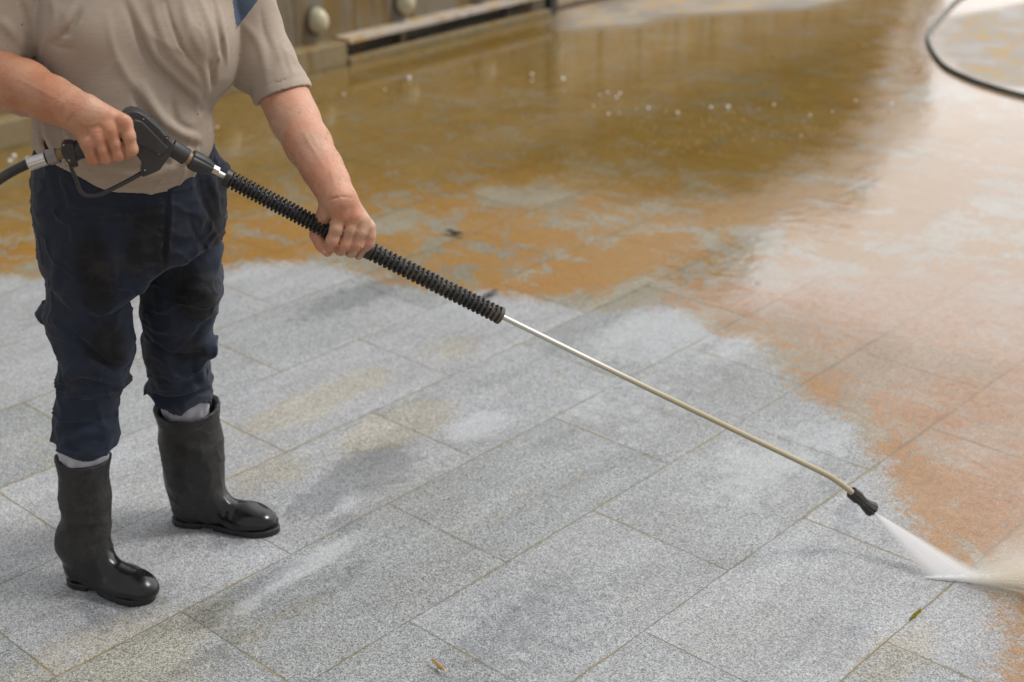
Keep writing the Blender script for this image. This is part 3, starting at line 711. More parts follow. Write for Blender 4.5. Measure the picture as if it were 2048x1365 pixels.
# gun body: outline extruded with a bevel
def plate(px, n0, thick, name, mat, bev, parent=None, smooth_n=0):
    px = np.array(px, float)
    if smooth_n:
        c = catmull(np.vstack([px, px[:1]]), smooth_n)[:-1]; px = c
    Pn = [PB(x, y, n0) for x, y in px]; n = len(Pn)
    V = [p_-TO*thick/2 for p_ in Pn]+[p_+TO*thick/2 for p_ in Pn]
    F = [tuple(range(n-1, -1, -1)), tuple(range(n, 2*n))]+[(i, (i+1) % n, n+(i+1) % n, n+i) for i in range(n)]
    o = mesh(name, V, F, mat, parent or lance, smooth=True, sharp=40)
    b = o.modifiers.new('bevel', 'BEVEL'); b.width = bev; b.segments = 4; b.limit_method = 'ANGLE'; b.angle_limit = R_(28)
    b.harden_normals = False
    return o
body = plate([(243, 230), (250, 221), (262, 217), (276, 219), (290, 227), (316, 250), (347, 284), (345, 293), (336, 312), (318, 336), (300, 344), (284, 350), (281, 344), (284, 330), (281, 318), (272, 306), (258, 296), (248, 286), (242, 262)], NG, .040, 'gun_body', M_gun, .006)
plate([(256, 238), (268, 233), (283, 237), (336, 291), (322, 306), (268, 281), (258, 268)], NG, .046, 'side_panel', M_gun, .003, parent=body)
for (x, y) in ((287, 238.5), (334, 276.5), (318, 308.5), (290, 341), (127, 290.5), (138, 321)):
    c = PB(x, y, NG+(.0215 if x > 200 else .016)); V, F = tube([c-TO*.004, c-TO*.0002], [.0036, .0036], 14)
    pz = mesh('screw', V, F, M_black, body, sharp=30)
    V, F = tube([c-TO*.001, c+TO*.0006], [.0022, .0016], 6); mesh('screw_head', V, F, M_steel, body, sharp=30)
# handle
HA = PB(133, 302, NG); HB = PB(262, 262, NG)
handle = mesh('handle', *nets(su([chain([(PB(136, 303, NG), pxr(HA, 17)), (PB(160, 297, NG), pxr(HA, 15)), (PB(215, 275, NG), pxr(HA, 17)), (PB(262, 258, NG), pxr(HA, 20))], .01)], .01), *bounds([HA, HB], .04), .002), M_gun, lance)
plate([(122, 289), (130, 283), (146, 283), (150, 288), (152, 312), (149, 320), (138, 325), (132, 320), (124, 304)], NG, .032, 'handle_end', M_gun, .004)
V, F = tube(catmull([PB(150, 333, NG), PB(148, 322, NG), PB(158, 313, NG), PB(172, 309, NG), PB(200, 304, NG), PB(240, 300, NG), PB(268, 300, NG)], 6), .0065, 14); mesh('trigger', V, F, M_gun, lance)
V, F = tube(catmull([PB(137, 318, NG), PB(143, 338, NG), PB(151, 356, NG), PB(159, 378, NG), PB(167, 388, NG), PB(182, 392, NG), PB(203, 388, NG), PB(235, 373, NG), PB(262, 359, NG), PB(286, 345, NG)], 6), np.interp(np.arange(55), [0, 54], [.0034, .0046]), 14); mesh('trigger_guard', V, F, M_gun, lance)
# hose
hose = empty('pressure_hose', tuple(PB(60, 330, NG))); tag(hose, 'black high pressure hose with steel coupling leaving the gun handle', 'hose')
dH = depth(PB(110, 312, NG))
V, F = tube(catmull([at_d(64, 326, dH), at_d(50, 331, dH), at_d(20, 346, dH), at_d(-10, 366, dH), at_d(-50, 400, dH+.03), at_d(-110, 480, dH+.1), at_d(-170, 620, dH+.2), at_d(-230, 760, dH+.35)], 8), 10*dH/FPX, 16); mesh('rubber_line', V, F, M_rub, hose)
lath([((57, 329), 13, dH), ((58, 328.5), 14, dH), ((92, 317.5), 14, dH), ((93, 317), 11, dH)], 'ferrule', M_steel, 36, ribs=18, rd=.06, parent=hose)
lath([((91, 318), 9, dH), ((97, 315.5), 9, dH)], 'neck', M_black, 20, parent=hose)
lath([((95, 316.5), 12, dH), ((96, 316), 17, dH), ((114, 310.5), 17, dH), ((115, 310), 13, dH)], 'nut', plastic('dull_steel', (.22, .21, .20), .35), 6, parent=hose)
lath([((113, 311), 11, dH), ((126, 306), 11, dH)], 'brass_swivel', plastic('brass_old', (.20, .13, .05), .4), 20, parent=hose)

#%%PERSON
# ================================================================ WORKER
person = empty('person', tuple(CEN)); tag(person, 'person in beige t-shirt, navy trousers and black rubber boots holding a pressure washer lance', 'person')
nof = lambda P: float((P-CEN)@TO)
def pk(x, y, n, r):
    p_ = PB(x, y, n); return (p_, pxr(p_, r))
hL = LP(700, 482); nL = nof(hL)                              # where the front hand holds the lance
# --- hands and arms
def finger(pts, k=.004): return chain([pk(*q) for q in pts], k)
gF = .034
# front (his left) hand on the grip
nl = nL
lh = [finger([(683, 430, nl+.030, 13.5), (672, 458, nl+.037, 13), (666, 480, nl+.034, 12.8), (660, 490, nl+.012, 12), (664, 492, nl-.012, 11)]),
      finger([(706, 434, nl+.030, 13.5), (700, 460, nl+.037, 12.8), (690, 488, nl+.033, 12.6), (681, 500, nl+.012, 12), (676, 498, nl-.012, 11)]),
      finger([(726, 442, nl+.028, 13), (722, 466, nl+.034, 12.2), (713, 490, nl+.030, 12), (702, 505, nl+.010, 11.2), (694, 503, nl-.012, 10)]),
      finger([(740, 456, nl+.024, 12), (741, 472, nl+.028, 10.6), (736, 488, nl+.024, 10.5), (727, 503, nl+.008, 10), (717, 512, nl-.006, 8.8)])]
palm = su([cone(pk(676, 404, nl+.02, 1)[0], pk(683, 436, nl+.022, 1)[0], pk(676, 404, nl+.02, 28)[1], pk(683, 436, nl, 17)[1]),
           cone(pk(684, 402, nl+.02, 1)[0], pk(708, 438, nl+.022, 1)[0], pk(684, 402, nl+.02, 26)[1], pk(708, 438, nl, 17)[1]),
           cone(pk(690, 402, nl+.018, 1)[0], pk(728, 448, nl+.018, 1)[0], pk(690, 402, nl+.02, 22)[1], pk(728, 448, nl, 15.5)[1]),
           cone(pk(695, 410, nl+.012, 1)[0], pk(738, 460, nl+.012, 1)[0], pk(695, 410, nl+.02, 19)[1], pk(738, 460, nl, 13)[1])], .012)
thumb = finger([(658, 416, nl+.004, 19), (640, 445, nl-.018, 16), (634, 470, nl-.018, 14.5), (643, 490, nl-.008, 13), (655, 504, nl-.002, 10.5)])
knk = su([ell(pk(684, 428, nl+.030, 1)[0]+TO*.008, (RI, TO, (0, 0, 1)), (.011, .009, .011)), ell(pk(709, 432, nl+.030, 1)[0]+TO*.008, (RI, TO, (0, 0, 1)), (.010, .008, .010)),
          ell(pk(664, 482, nl+.040, 1)[0], (RI, TO, (0, 0, 1)), (.011, .009, .010)), ell(pk(689, 490, nl+.039, 1)[0], (RI, TO, (0, 0, 1)), (.011, .009, .010)),
          ell(pk(713, 491, nl+.036, 1)[0], (RI, TO, (0, 0, 1)), (.010, .009, .010)), ell(pk(737, 487, nl+.030, 1)[0], (RI, TO, (0, 0, 1)), (.009, .008, .009))], .004)
def fuse_hand(palm, fingers, thumb, knk, wrist):
    # fingers meet the palm smoothly but stay separate from each other
    def f(P):
        ds = [g(P) for g in fingers+[thumb]]; pd = palm(P); out = None
        for d in ds:
            if d is None: continue
            out = d if out is None else smin(out, d, .0012)
        kd = knk(P)
        if out is not None and kd is not None: out = smin(out, kd, .010)
        for d, k in ((pd, .009),):
            if d is None: continue
            out = d if out is None else smin(out, d, k)
        wd = wrist(P)
        if wd is not None: out = wd if out is None else smin(out, wd, .018)
        return out
    return f
LAN = lambda y: .13+(nl+.014-.13)*min(1.15, max(-.1, (y-200)/196.))
l_arm = chain([pk(470, -60, .02, 56), pk(505, 60, .06, 46), pk(556, 165, .115, 44), pk(574, 205, LAN(205), 45), pk(590, 240, LAN(240), 46), pk(617, 290, LAN(290), 43.5), pk(644, 336, LAN(336), 38.5), pk(662, 368, LAN(368), 34.5), pk(677, 396, LAN(396), 30.5)], .022)
left_hand = fuse_hand(palm, lh, thumb, knk, l_arm)
# trigger hand (his right)
ng = NG
rh = [finger([(247, 248, ng+.030, 15.5), (257, 272, ng+.035, 14), (261, 299, ng+.030, 13.4), (254, 306, ng+.008, 13.5), (246, 300, ng-.014, 12)]),
      finger([(221, 262, ng+.036, 14.5), (229, 287, ng+.037, 12.6), (235, 309, ng+.030, 12.2), (230, 313, ng+.008, 12), (224, 305, ng-.014, 11)]),
      finger([(196, 277, ng+.035, 14), (204, 298, ng+.036, 11.8), (210, 316, ng+.029, 11.4), (207, 320, ng+.008, 11.5), (202, 311, ng-.014, 10.5)]),
      finger([(175, 290, ng+.031, 13), (180, 305, ng+.032, 11.4), (186, 319, ng+.026, 11), (185, 322, ng+.006, 10.5), (181, 313, ng-.012, 9.5)])]
rp_ = [(247, 247), (221, 260), (196, 274), (176, 288)]
rw_ = [(178, 216), (170, 224), (162, 233), (155, 242)]
rpalm = su([cone(pk(a, b, ng+.022, 1)[0], pk(c, d, ng+.022, 1)[0], pk(a, b, ng, r0)[1], pk(c, d, ng, r1)[1]) for (a, b), (c, d), r0, r1 in zip(rw_, rp_, (24, 25, 24, 20), (18, 18, 17.5, 15.5))], .014)
rthumb = finger([(196, 226, ng-.002, 19), (225, 240, ng-.026, 15), (245, 256, ng-.030, 13), (262, 272, ng-.028, 10)])
rk = su([ell(pk(x, y, ng+.041, 1)[0], (RI, TO, (0, 0, 1)), (.012, .007, .012)) for x, y in ((246, 243), (220, 258), (196, 272), (177, 286))]+
        [ell(pk(x, y, n, 1)[0], (RI, TO, (0, 0, 1)), (.011, .009, .009)) for x, y, n in ((262, 300, ng+.034), (237, 310, ng+.034), (212, 317, ng+.033), (188, 319, ng+.030))], .004)
r_arm = chain([pk(60, -80, .02, 70), pk(10, 30, .03, 62), pk(-45, 130, .06, 57), pk(-10, 150, .12, 54), pk(50, 176, .195, 49.5), pk(105, 200, ng-.045, 41), pk(140, 217, ng-.005, 35), pk(164, 228, ng+.014, 31)], .03)
right_hand = fuse_hand(rpalm, rh, rthumb, rk, r_arm)
# veins and wrist creases
cz = [(left_hand, [(642, 412), (662, 399), (685, 394), (708, 398)], .0022, -.0022), (left_hand, [(672, 448), (676, 436), (688, 446), (697, 440)], .002, -.0008),
      (right_hand, [(132, 252), (140, 240), (150, 228)], .0022, -.0022), (right_hand, [(163, 244), (176, 258), (186, 263), (200, 260), (208, 268)], .0017, .0016), (right_hand, [(205, 232), (214, 242), (228, 246)], .0016, .0011),
      (right_hand, [(186, 272), (180, 262), (172, 250)], .0016, .0009), (left_hand, [(694, 428), (692, 415), (698, 405)], .0018, .0009), (left_hand, [(718, 436), (712, 422), (706, 412)], .0016, .0008)]
cz += [(right_hand, [(150, 236), (166, 248), (180, 250), (196, 244), (210, 252)], .0020, .0018), (right_hand, [(120, 190), (140, 204), (165, 214), (190, 222)], .0022, .0012), (right_hand, [(40, 160), (75, 178), (100, 192), (128, 206)], .003, .0014),
       (left_hand, [(660, 340), (668, 365), (676, 392), (690, 408)], .0022, .0013), (left_hand, [(600, 250), (620, 290), (640, 320), (650, 345)], .003, .0013), (left_hand, [(705, 446), (702, 434), (712, 420), (708, 408)], .0017, .0012),
       (left_hand, [(648, 404), (670, 399), (692, 397)], .0012, -.0010), (left_hand, [(655, 420), (675, 408), (700, 406)], .0012, -.0008), (right_hand, [(140, 258), (150, 244), (164, 232)], .0012, -.0009), (right_hand, [(148, 262), (158, 250), (172, 240)], .0011, -.0007)]
for f_, pts in ((right_hand, [(241, 266), (245, 285), (249, 305), (248, 320)]), (right_hand, [(214, 280), (219, 297), (223, 314), (222, 328)]), (right_hand, [(190, 292), (194, 307), (198, 321), (197, 333)]),
                (left_hand, [(690, 446), (686, 462), (679, 482), (672, 503)]), (left_hand, [(714, 452), (709, 470), (702, 488), (690, 512)]), (left_hand, [(733, 462), (730, 476), (724, 490), (709, 514)])):
    cz.append((f_, pts, .0020, -.0048))
for f_, xs_ in ((left_hand, [(668, 474), (692, 480), (715, 481), (738, 478)]), (left_hand, [(664, 479), (690, 485), (713, 486), (737, 483)])):
    for x, y in xs_: cz.append((f_, [(x-9, y-1), (x, y), (x+8, y+3)], .0011, -.0007))
cds = [curve_disp(on(f_, pts, 4), wd, h*1.35) for f_, pts, wd, h in cz]
# torso, neck, head, legs under the clothes
def tk(l, r, y, n, b): 
    p_ = PB((l+r)/2, y, n); return (p_, pxr(p_, (r-l)/2), b)
torso_keys = [tk(150, 400, -175, .07, .06), tk(82, 470, -135, .06, .095), tk(62, 492, -70, .05, .115), tk(80, 478, 0, .05, .125), tk(82, 468, 70, .055, .135), tk(76, 455, 130, .06, .145), tk(75, 438, 170, .06, .15), tk(73, 420, 205, .06, .155),
              tk(71, 411, 240, .06, .157), tk(72, 404, 290, .055, .152), tk(76, 400, 335, .045, .145), tk(82, 396, 390, .04, .135), tk(88, 392, 440, .03, .13)]
inner = loft([(c, a-.016, b-.018) for c, a, b in torso_keys], 2.2)
neck0 = PB(290, -150, .07); hc = neck0+np.array([0, 0, .235])+TO*.05+RI*.06
fwd = (TO*.70+RI*.71); fwd /= np.linalg.norm(fwd); side = np.cross(fwd, (0, 0, 1.)); fdn = fwd*.88-np.array([0, 0, .47]); fdn /= np.linalg.norm(fdn); upn = np.cross(side, fdn); upn = upn/np.linalg.norm(upn)
if upn[2] < 0: upn = -upn
HX = (fdn, side, upn)
head = su([ell(hc+upn*.03-fdn*.01, HX, (.098, .077, .098)), ell(hc-upn*.045+fdn*.035, HX, (.062, .055, .062)), ell(hc-upn*.085+fdn*.062, HX, (.024, .026, .02)),
           cone(neck0-np.array([0, 0, .03]), hc-upn*.05-fdn*.02, .068, .058)], .03)
face = su([cone(hc+fdn*.086+upn*.018, hc+fdn*.112-upn*.022, .010, .014), ell(hc+fdn*.10-upn*.058, HX, (.012, .025, .006)), ell(hc+fdn*.099-upn*.070, HX, (.012, .022, .006)),
           ell(hc+fdn*.083+upn*.036+side*.033, HX, (.014, .026, .008)), ell(hc+fdn*.083+upn*.036-side*.033, HX, (.014, .026, .008)),
           ell(hc+side*.078-fdn*.008-upn*.002, HX, (.020, .009, .032)), ell(hc-side*.078-fdn*.008-upn*.002, HX, (.020, .009, .032))], .004)
legs_in = su([chain([pk(175, 460, .03, 70), pk(180, 700, .05, 52), pk(168, 930, .07, 34), pk(178, 1120, .07, 26)], .03), chain([pk(345, 440, -.02, 66), pk(352, 640, -.06, 50), pk(370, 830, -.11, 32), pk(392, 1000, -.125, 26)], .03)], .02)
f_skin = disp(su([left_hand, right_hand, inner, head, face, legs_in], .010), *cds)
lo, hi = bounds([PB(-130, 250, .1), PB(700, 400, .1), hc+np.array([.16, .16, .18]), hc-np.array([.16, .16, 0]), G(200, 1170), hL, PB(430, 0, -.25), PB(90, 0, -.25), PB(90, 0, .3), PB(760, 480, nL+.05)], .04)
def skin_mat():
    n = NT('skin'); P = n.n('ShaderNodeNewGeometry').outputs['Position']
    a = n.noise(P, 34, 6, .7); b = n.noise(P, 150, 4, .65); pr_ = n.noise(P, 14, 4, .6)
    c = n.mix(a, (.41, .225, .145), (.62, .40, .29)); c = n.mix(n.sstep(pr_, .42, .62), c, n.mix(1., c, (1.0, .82, .74), 'MULTIPLY'))
    c = n.mix(n.attr('tanned'), c, n.mix(1., c, (.80, .62, .47), 'MULTIPLY'))
    c = n.mix(n.attr('red'), c, n.mix(1., c, (1.0, .78, .73), 'MULTIPLY'))
    c = n.mix(n.math('MULTIPLY', n.sstep(b, .55, .75), .35), c, n.mix(1., c, (.80, .62, .52), 'MULTIPLY'))
    h = n.math('ADD', n.math('MULTIPLY', n.noise(P, 420, 4, .7), .7), n.math('MULTIPLY', n.noise(n.map(P, (1, 1, 2.4)), 90, 4, .6), 1.1))
    return n.bsdf(c, n.ramp(b, [(.3, .42), (.7, .56)]), 0, n.bump(h, .6, .0014), Subsurface_Weight=.07, Subsurface_Radius=(.010, .004, .002), Subsurface_Scale=.6)
SV, SF = nets(f_skin, lo, hi, .0023)
def near(P, pts, r):
    m_ = np.zeros(len(P))
    for q in pts: m_ = np.maximum(m_, np.exp(-(np.linalg.norm(P-q, axis=1)/r)**2))
    return m_
kp = [pk(x, y, nl+.04, 1)[0] for x, y in ((684, 428), (710, 432), (665, 484), (690, 491), (714, 492), (738, 489))]+[pk(x, y, ng+.045, 1)[0] for x, y in ((247, 244), (221, 258), (196, 272), (176, 286), (262, 305), (236, 314), (211, 320), (187, 322))]
red = np.clip(near(SV, kp, .013)*.9+near(SV, [PB(600, 240, nl-.03), PB(630, 300, nl)], .06)*.5, 0, 1)
tanned = np.clip(((PB(150, 215, .2)-SV)@RI)/.10+.5, 0, 1)*(SV[:, 2] < 1.25)
body_o = mesh('body', SV, SF, skin_mat(), person, attrs=dict(red=red, tanned=tanned*.75))
# fine hair on the forearms
hm = ((np.abs((SV-PB(85, 190, .2))@RI) < .09) | (np.linalg.norm(SV-PB(625, 300, nl-.03), axis=1) < .12)) & (SV[:, 2] < 1.2) & (SV[:, 2] > .80) & (((SV-CEN)@TO) > .14)
hi_ = rng.choice(np.nonzero(hm)[0], 2600); hv = []; hf = []
for q_ in hi_:
    c = SV[q_]; left_ = (c-CEN)@RI > .1
    ax_ = (PB(664, 372, nl)-PB(600, 260, nl-.05)) if left_ else (PB(140, 217, ng)-PB(30, 170, ng-.1)); ax_ = ax_/np.linalg.norm(ax_)
    dr_ = ax_*rng.uniform(.5, 1)+rng.normal(0, .35, 3)+TO*.35; dr_ /= np.linalg.norm(dr_); L = rng.uniform(.005, .011); sd2 = np.cross(dr_, TO); sd2 /= np.linalg.norm(sd2)+1e-9; wv = .00016
    o_ = len(hv); hv += [c-sd2*wv, c+sd2*wv, c+dr_*L+TO*.001]; hf.append((o_, o_+1, o_+2))
mesh('arm_hair', hv, hf, plastic('arm_hair', (.16, .10, .06), .6), body_o, smooth=False)
# finger nails
M_nail = plastic('nail', (.62, .42, .34), .3)
def nail(x, y, f_, dx, dy, rl, rw):
    p_ = march(f_, x, y); e = .004
    CTX['c'] = None
    g = np.array([(f_((p_+np.eye(3)[i]*e)[None])-f_((p_-np.eye(3)[i]*e)[None]))[0] for i in range(3)]); g /= np.linalg.norm(g)
    q = PB(x+dx, y+dy, nof(p_)); t = q-p_; t -= g*(t@g); t /= np.linalg.norm(t); b = np.cross(g, t)
    V = []; F = []; n = 7
    for i in range(n):
        for j in range(n):
            u = -1+2*i/(n-1); v = -1+2*j/(n-1); uu = u*math.sqrt(1-v*v*.45); vv = v*math.sqrt(1-u*u*.45)
            V.append(p_+t*uu*rl+b*vv*rw+g*(.0012-.0022*vv*vv-.0010*uu*uu))
    for i in range(n-1):
        for j in range(n-1): F.append((i*n+j, i*n+j+1, (i+1)*n+j+1, (i+1)*n+j))
    o = mesh('fingernail', V, F, M_nail, body_o); s_ = o.modifiers.new('s', 'SOLIDIFY'); s_.thickness = .0008
nail(649, 501, left_hand, 5, 12, .0065, .0048)
nail(718, 514, left_hand, -6, 5, .004, .0035)
# hair and eyes (above the frame)
hairf = sub(ell(hc+upn*.036-fdn*.018, HX, (.102, .083, .104)), su([ell(hc+fdn*.085-upn*.03, HX, (.10, .10, .098))], .01), .01)
mesh('hair', *nets(disp(hairf, noise_disp(.004, (90, 90, 90))), hc-.15, hc+.17, .004), plastic('grey_hair', (.12, .11, .10), .7), person)
for s_ in (-1, 1):
    c = hc+fdn*.084+upn*.020+side*.032*s_; V, F = tube([c-fdn*.01, c-fdn*.004, c+fdn*.003, c+fdn*.006], [.006, .0115, .009, .001], 14); mesh('eye', V, F, plastic('eye_white', (.6, .58, .55), .2), person)
#%%CLOTHES
def fabric(name, c0, c1, sc=900, rough=.85, extra=None, bs=.35):
    n = NT(name); P = n.n('ShaderNodeNewGeometry').outputs['Position']
    a = n.noise(P, 12, 5, .6); b = n.noise(n.map(P, (40, 40, 420)), 1, 3, .6)
    c = n.mix(a, c0, c1); c = n.mix(.45, c, n.mix(b, tuple(x*.72 for x in c0), tuple(min(1, x*1.22) for x in c1)))
    if extra: c = extra(n, P, c)
    h = n.math('ADD', n.noise(P, sc, 2, .5), n.math('MULTIPLY', n.noise(P, 120, 4, .6), .5))
    return n.bsdf(c, rough, 0, n.bump(h, bs, .0012), Sheen_Weight=.08, Specular_IOR_Level=.25)
def shirt_extra(n, P, c):
    c = n.mix(1., c, (.93, .92, .90), 'MULTIPLY')
    sp = n.n('ShaderNodeTexVoronoi'); n.put(sp.inputs['Vector'], P); sp.inputs['Scale'].default_value = 34
    m_ = n.math('MULTIPLY', n.sstep(sp.outputs['Distance'], .11, .04), n.sstep(n.noise(P, 7, 3), .50, .60))
    c = n.mix(n.math('MULTIPLY', m_, .7), c, (.06, .055, .03))
    return n.mix(n.math('MULTIPLY', n.sstep(n.noise(P, 7, 5, .65), .56, .72), .35), c, n.mix(1., c, (.72, .68, .62), 'MULTIPLY'))
M_shirt = fabric('beige_jersey', (.37, .31, .258), (.43, .365, .31), extra=shirt_extra)
M_navy = fabric('navy_jersey', (.06, .085, .135), (.075, .105, .16))
# --- shirt
sh_t = loft(torso_keys, 2.25)
belly = ell(PB(262, 272, .080), (RI, TO, (0, 0, 1)), (.165, .142, .13))
chest = su([ell(PB(185, 60, .10), (RI, TO, (0, 0, 1)), (.11, .10, .10)), ell(PB(368, 70, .105), (RI, TO, (0, 0, 1)), (.10, .105, .095)), ell(PB(395, 125, .075), (RI, TO, (0, 0, 1)), (.075, .095, .075))], .03)
sl_l = su([chain([pk(440, -120, .04, 74), pk(484, 0, .05, 60), pk(503, 60, .06, 57), pk(531, 120, .085, 55), pk(566, 190, .125, 53.5), pk(584, 232, LAN(232), 53.5)], .02), ell(PB(500, 125, .06), (RI, TO, (0, 0, 1)), (.055, .06, .06))], .02)
sl_r = chain([pk(70, -130, .03, 76), pk(25, -20, .05, 78), pk(8, 50, .07, 74), pk(-14, 110, .085, 66), pk(-30, 152, .09, 64)], .03)
neckhole = cone(neck0-np.array([0, 0, .04]), neck0+np.array([0, 0, .2]), .075, .085)
# cuts: sleeve openings are planes across each sleeve
def plane_cut(p0, nrm):
    nrm = nrm/np.linalg.norm(nrm)
    return lambda P: -((P-p0)@nrm)            # negative beyond the plane
cl0 = PB(565.5, 191, .125); cl_n = PB(582, 236, .145)-PB(556, 165, .115); cl_n = cl_n/np.linalg.norm(cl_n)
cl_n = cl_n-RI*.02
cr0 = PB(36, 113, .085); a_, b_2 = PB(0, 98, .13), PB(74, 130, .13); cr_n = np.cross(TO*.98-np.array([0, 0, .2]), b_2-a_); cr_n = cr_n/np.linalg.norm(cr_n)
if cr_n[2] > 0: cr_n = -cr_n
arm_l_clear = chain([pk(545, 150, .105, 47), pk(566, 190, .125, 48.5), pk(600, 265, LAN(265), 48.5)], .01)
arm_r_clear = chain([pk(25, -20, .05, 68), pk(-14, 110, .08, 60.5), pk(-34, 160, .09, 60)], .01)
S_left = sub(sub(sl_l, plane_cut(cl0, cl_n), .001), isect(arm_l_clear, plane_cut(cl0-cl_n*.05, cl_n), .004), .001)
S_right = sub(sub(sl_r, plane_cut(cr0, cr_n), .001), isect(arm_r_clear, plane_cut(cr0-cr_n*.05, cr_n), .004), .001)
hem_px = [(40, 318), (76, 322), (110, 330), (150, 345), (195, 364), (240, 376), (300, 380), (345, 380), (378, 370), (402, 348), (425, 320), (450, 290)]
hem = np.array([(((q := PB(x, y, .16))-CEN)@RI, q[2]) for x, y in catmull(hem_px, 6)])
def hemcut(P):
    u = (P-CEN)@RI; return P[:, 2]-np.interp(u, hem[:, 0], hem[:, 1])
inner_cut = loft([(c, a-.006, b-.006) for c, a, b in torso_keys], 2.25)
def hem_hollow(P):
    d = np.maximum(inner_cut(P), hemcut(P)-.04); return d
def shirt_base(P):
    t = smin(sh_t(P), belly(P) if belly(P) is not None else np.full(len(P), .3), .03)
    c_ = chest(P)
    if c_ is not None: t = smin(t, c_, .04)
    t = np.maximum(t, -hemcut(P)*.95); t = np.maximum(t, -hem_hollow(P))
    for s_ in (S_left, S_right):
        e = s_(P)
        if e is not None: t = smin(t, e, .0022)
    nh = neckhole(P)
    if nh is not None: t = np.maximum(t, -nh)
    return t
SFOLD = [  # (px control points, half width m, height m)
 ([(455, 60), (440, 95), (430, 130), (424, 160)], .005, -.0028), ([(330, 0), (340, 40), (356, 80), (378, 118), (400, 140)], .005, -.0030), ([(215, 30), (222, 80), (240, 130), (262, 170)], .007, .0022), ([(95, 120), (84, 160), (80, 200)], .006, .003), ([(100, 60), (120, 75), (150, 80)], .006, .0026), ([(98, 84), (118, 96), (150, 98)], .006, -.0026),
 ([(330, 300), (362, 312), (392, 310)], .006, .0028), ([(320, 318), (352, 332), (384, 326)], .006, -.0024), ([(470, 150), (486, 162), (500, 180)], .006, .0028), ([(520, 20), (526, 60), (540, 100)], .006, -.0020), ([(540, 60), (552, 100), (570, 150)], .006, .0022),
 ([(262, 0), (290, 60), (312, 110), (352, 150), (388, 185), (404, 210)], .0085, .0075), ([(250, 10), (276, 70), (302, 122), (345, 165), (385, 200)], .008, -.004),
 ([(300, -10), (322, 60), (345, 110), (375, 140), (398, 165), (402, 190)], .008, .006), ([(285, 170), (305, 210), (330, 245), (365, 268), (398, 280)], .009, .009),
 ([(270, 190), (292, 228), (325, 260), (365, 284), (396, 292)], .009, -.006), ([(345, 205), (350, 240), (372, 258), (392, 262)], .009, -.004),
 ([(105, 0), (112, 28), (104, 56), (88, 90), (78, 130)], .007, .006), ([(150, 8), (138, 30), (128, 52), (112, 66)], .008, .005), ([(160, 22), (148, 45), (134, 66), (112, 84)], .007, -.005),
 ([(440, 20), (446, 60), (450, 95), (453, 125)], .006, .005), ([(425, 0), (432, 40), (440, 80), (446, 118)], .0065, -.004), ([(400, 0), (415, 40), (428, 85), (436, 118)], .007, .005), ([(366, 0), (374, 40), (390, 80), (404, 110)], .008, .004),
 ([(405, 128), (408, 150), (412, 175), (410, 196)], .006, .006), ([(420, 125), (424, 150), (424, 175)], .006, -.005),
 ([(90, 246), (96, 275), (112, 300), (135, 318), (160, 340)], .008, .006), ([(78, 240), (82, 275), (94, 305), (120, 325)], .007, -.005), ([(120, 250), (130, 280), (155, 310), (190, 345), (235, 368)], .009, .006),
 ([(200, 340), (250, 352), (300, 352), (345, 335), (370, 315)], .012, .006), ([(210, 355), (255, 366), (300, 366), (345, 350)], .008, -.004),
 ([(475, 40), (500, 60), (520, 90), (530, 130), (535, 170)], .009, .003), ([(560, 90), (575, 120), (585, 150)], .007, .0025), ([(0, 40), (20, 60), (45, 90)], .01, .003), ([(60, 0), (68, 40), (70, 90), (62, 118)], .008, .005), ([(40, 0), (52, 40), (55, 90)], .007, -.003)]
# stitched hem lines on sleeves and bottom
CTX['c'] = None
sd_ = [curve_disp(on(shirt_base, pts, 4), wd*.85, h*1.9) for pts, wd, h in SFOLD]
def hemline(P): return -.0016*np.exp(-((hemcut(P)-.020)/.0022)**2)
def cuffline(p0, nr):
    def f(P):
        d = -((P-p0)@nr); near_ = np.linalg.norm(P-p0, axis=1) < .1
        return np.where(near_, -.0012*np.exp(-((d-.020)/.0022)**2), 0)
    return f
f_shirt = disp(shirt_base, *sd_, hemline, cuffline(cl0, cl_n), cuffline(cr0, cr_n), noise_disp(.0020, (13, 13, 8), 3.3, .8), ridge_disp(.0032, (15, 15, 8), 4.4, 1.0, 2.2))
slo, shi = bounds([PB(-110, 130, .1), PB(630, 200, .1), PB(300, -230, .1), PB(300, 400, .1), PB(80, 200, -.2), PB(450, 200, -.2), PB(80, 200, .3), PB(450, 200, .3), PB(0, -230, 0)], .05)
HV, HF = nets(f_shirt, slo, shi, .0032)
HV_, HF_ = HV, HF
# navy shoulder panel = the faces of the sleeve head between the armhole seam and a slanting seam
fc = HV[HF].mean(1)
u_ = (fc-CEN)@RI
sA, sB = PB(468, 68, .17), PB(517, 2, .15)                   # slanting seam
pn = np.cross(sB-sA, TO+np.array([0, 0, .25])); pn /= np.linalg.norm(pn)
if pn@(PB(490, 0, .16)-sA) < 0: pn = -pn
arm_u = ((PB(474, 30, .16)-CEN)@RI)
isn = ((fc-sA)@pn > 0) & (u_ > arm_u-.002) & (fc[:, 2] > sA[2]-.02)
def submesh(F, keep):
    f = F[keep]; u, inv = np.unique(f, return_inverse=True); return u, inv.reshape(f.shape)
bv = np.intersect1d(HF[isn], HF[~isn]); dpl = (HV[bv]-sA)@pn; mk_ = np.abs(dpl) < .006; HV[bv[mk_]] -= dpl[mk_, None]*pn
u1, f1 = submesh(HF, ~isn); u2, f2 = submesh(HF, isn)
shirt = mesh('shirt', HV[u1], f1, M_shirt, person)
mesh('shoulder_panel', HV[u2], f2, M_navy, shirt)
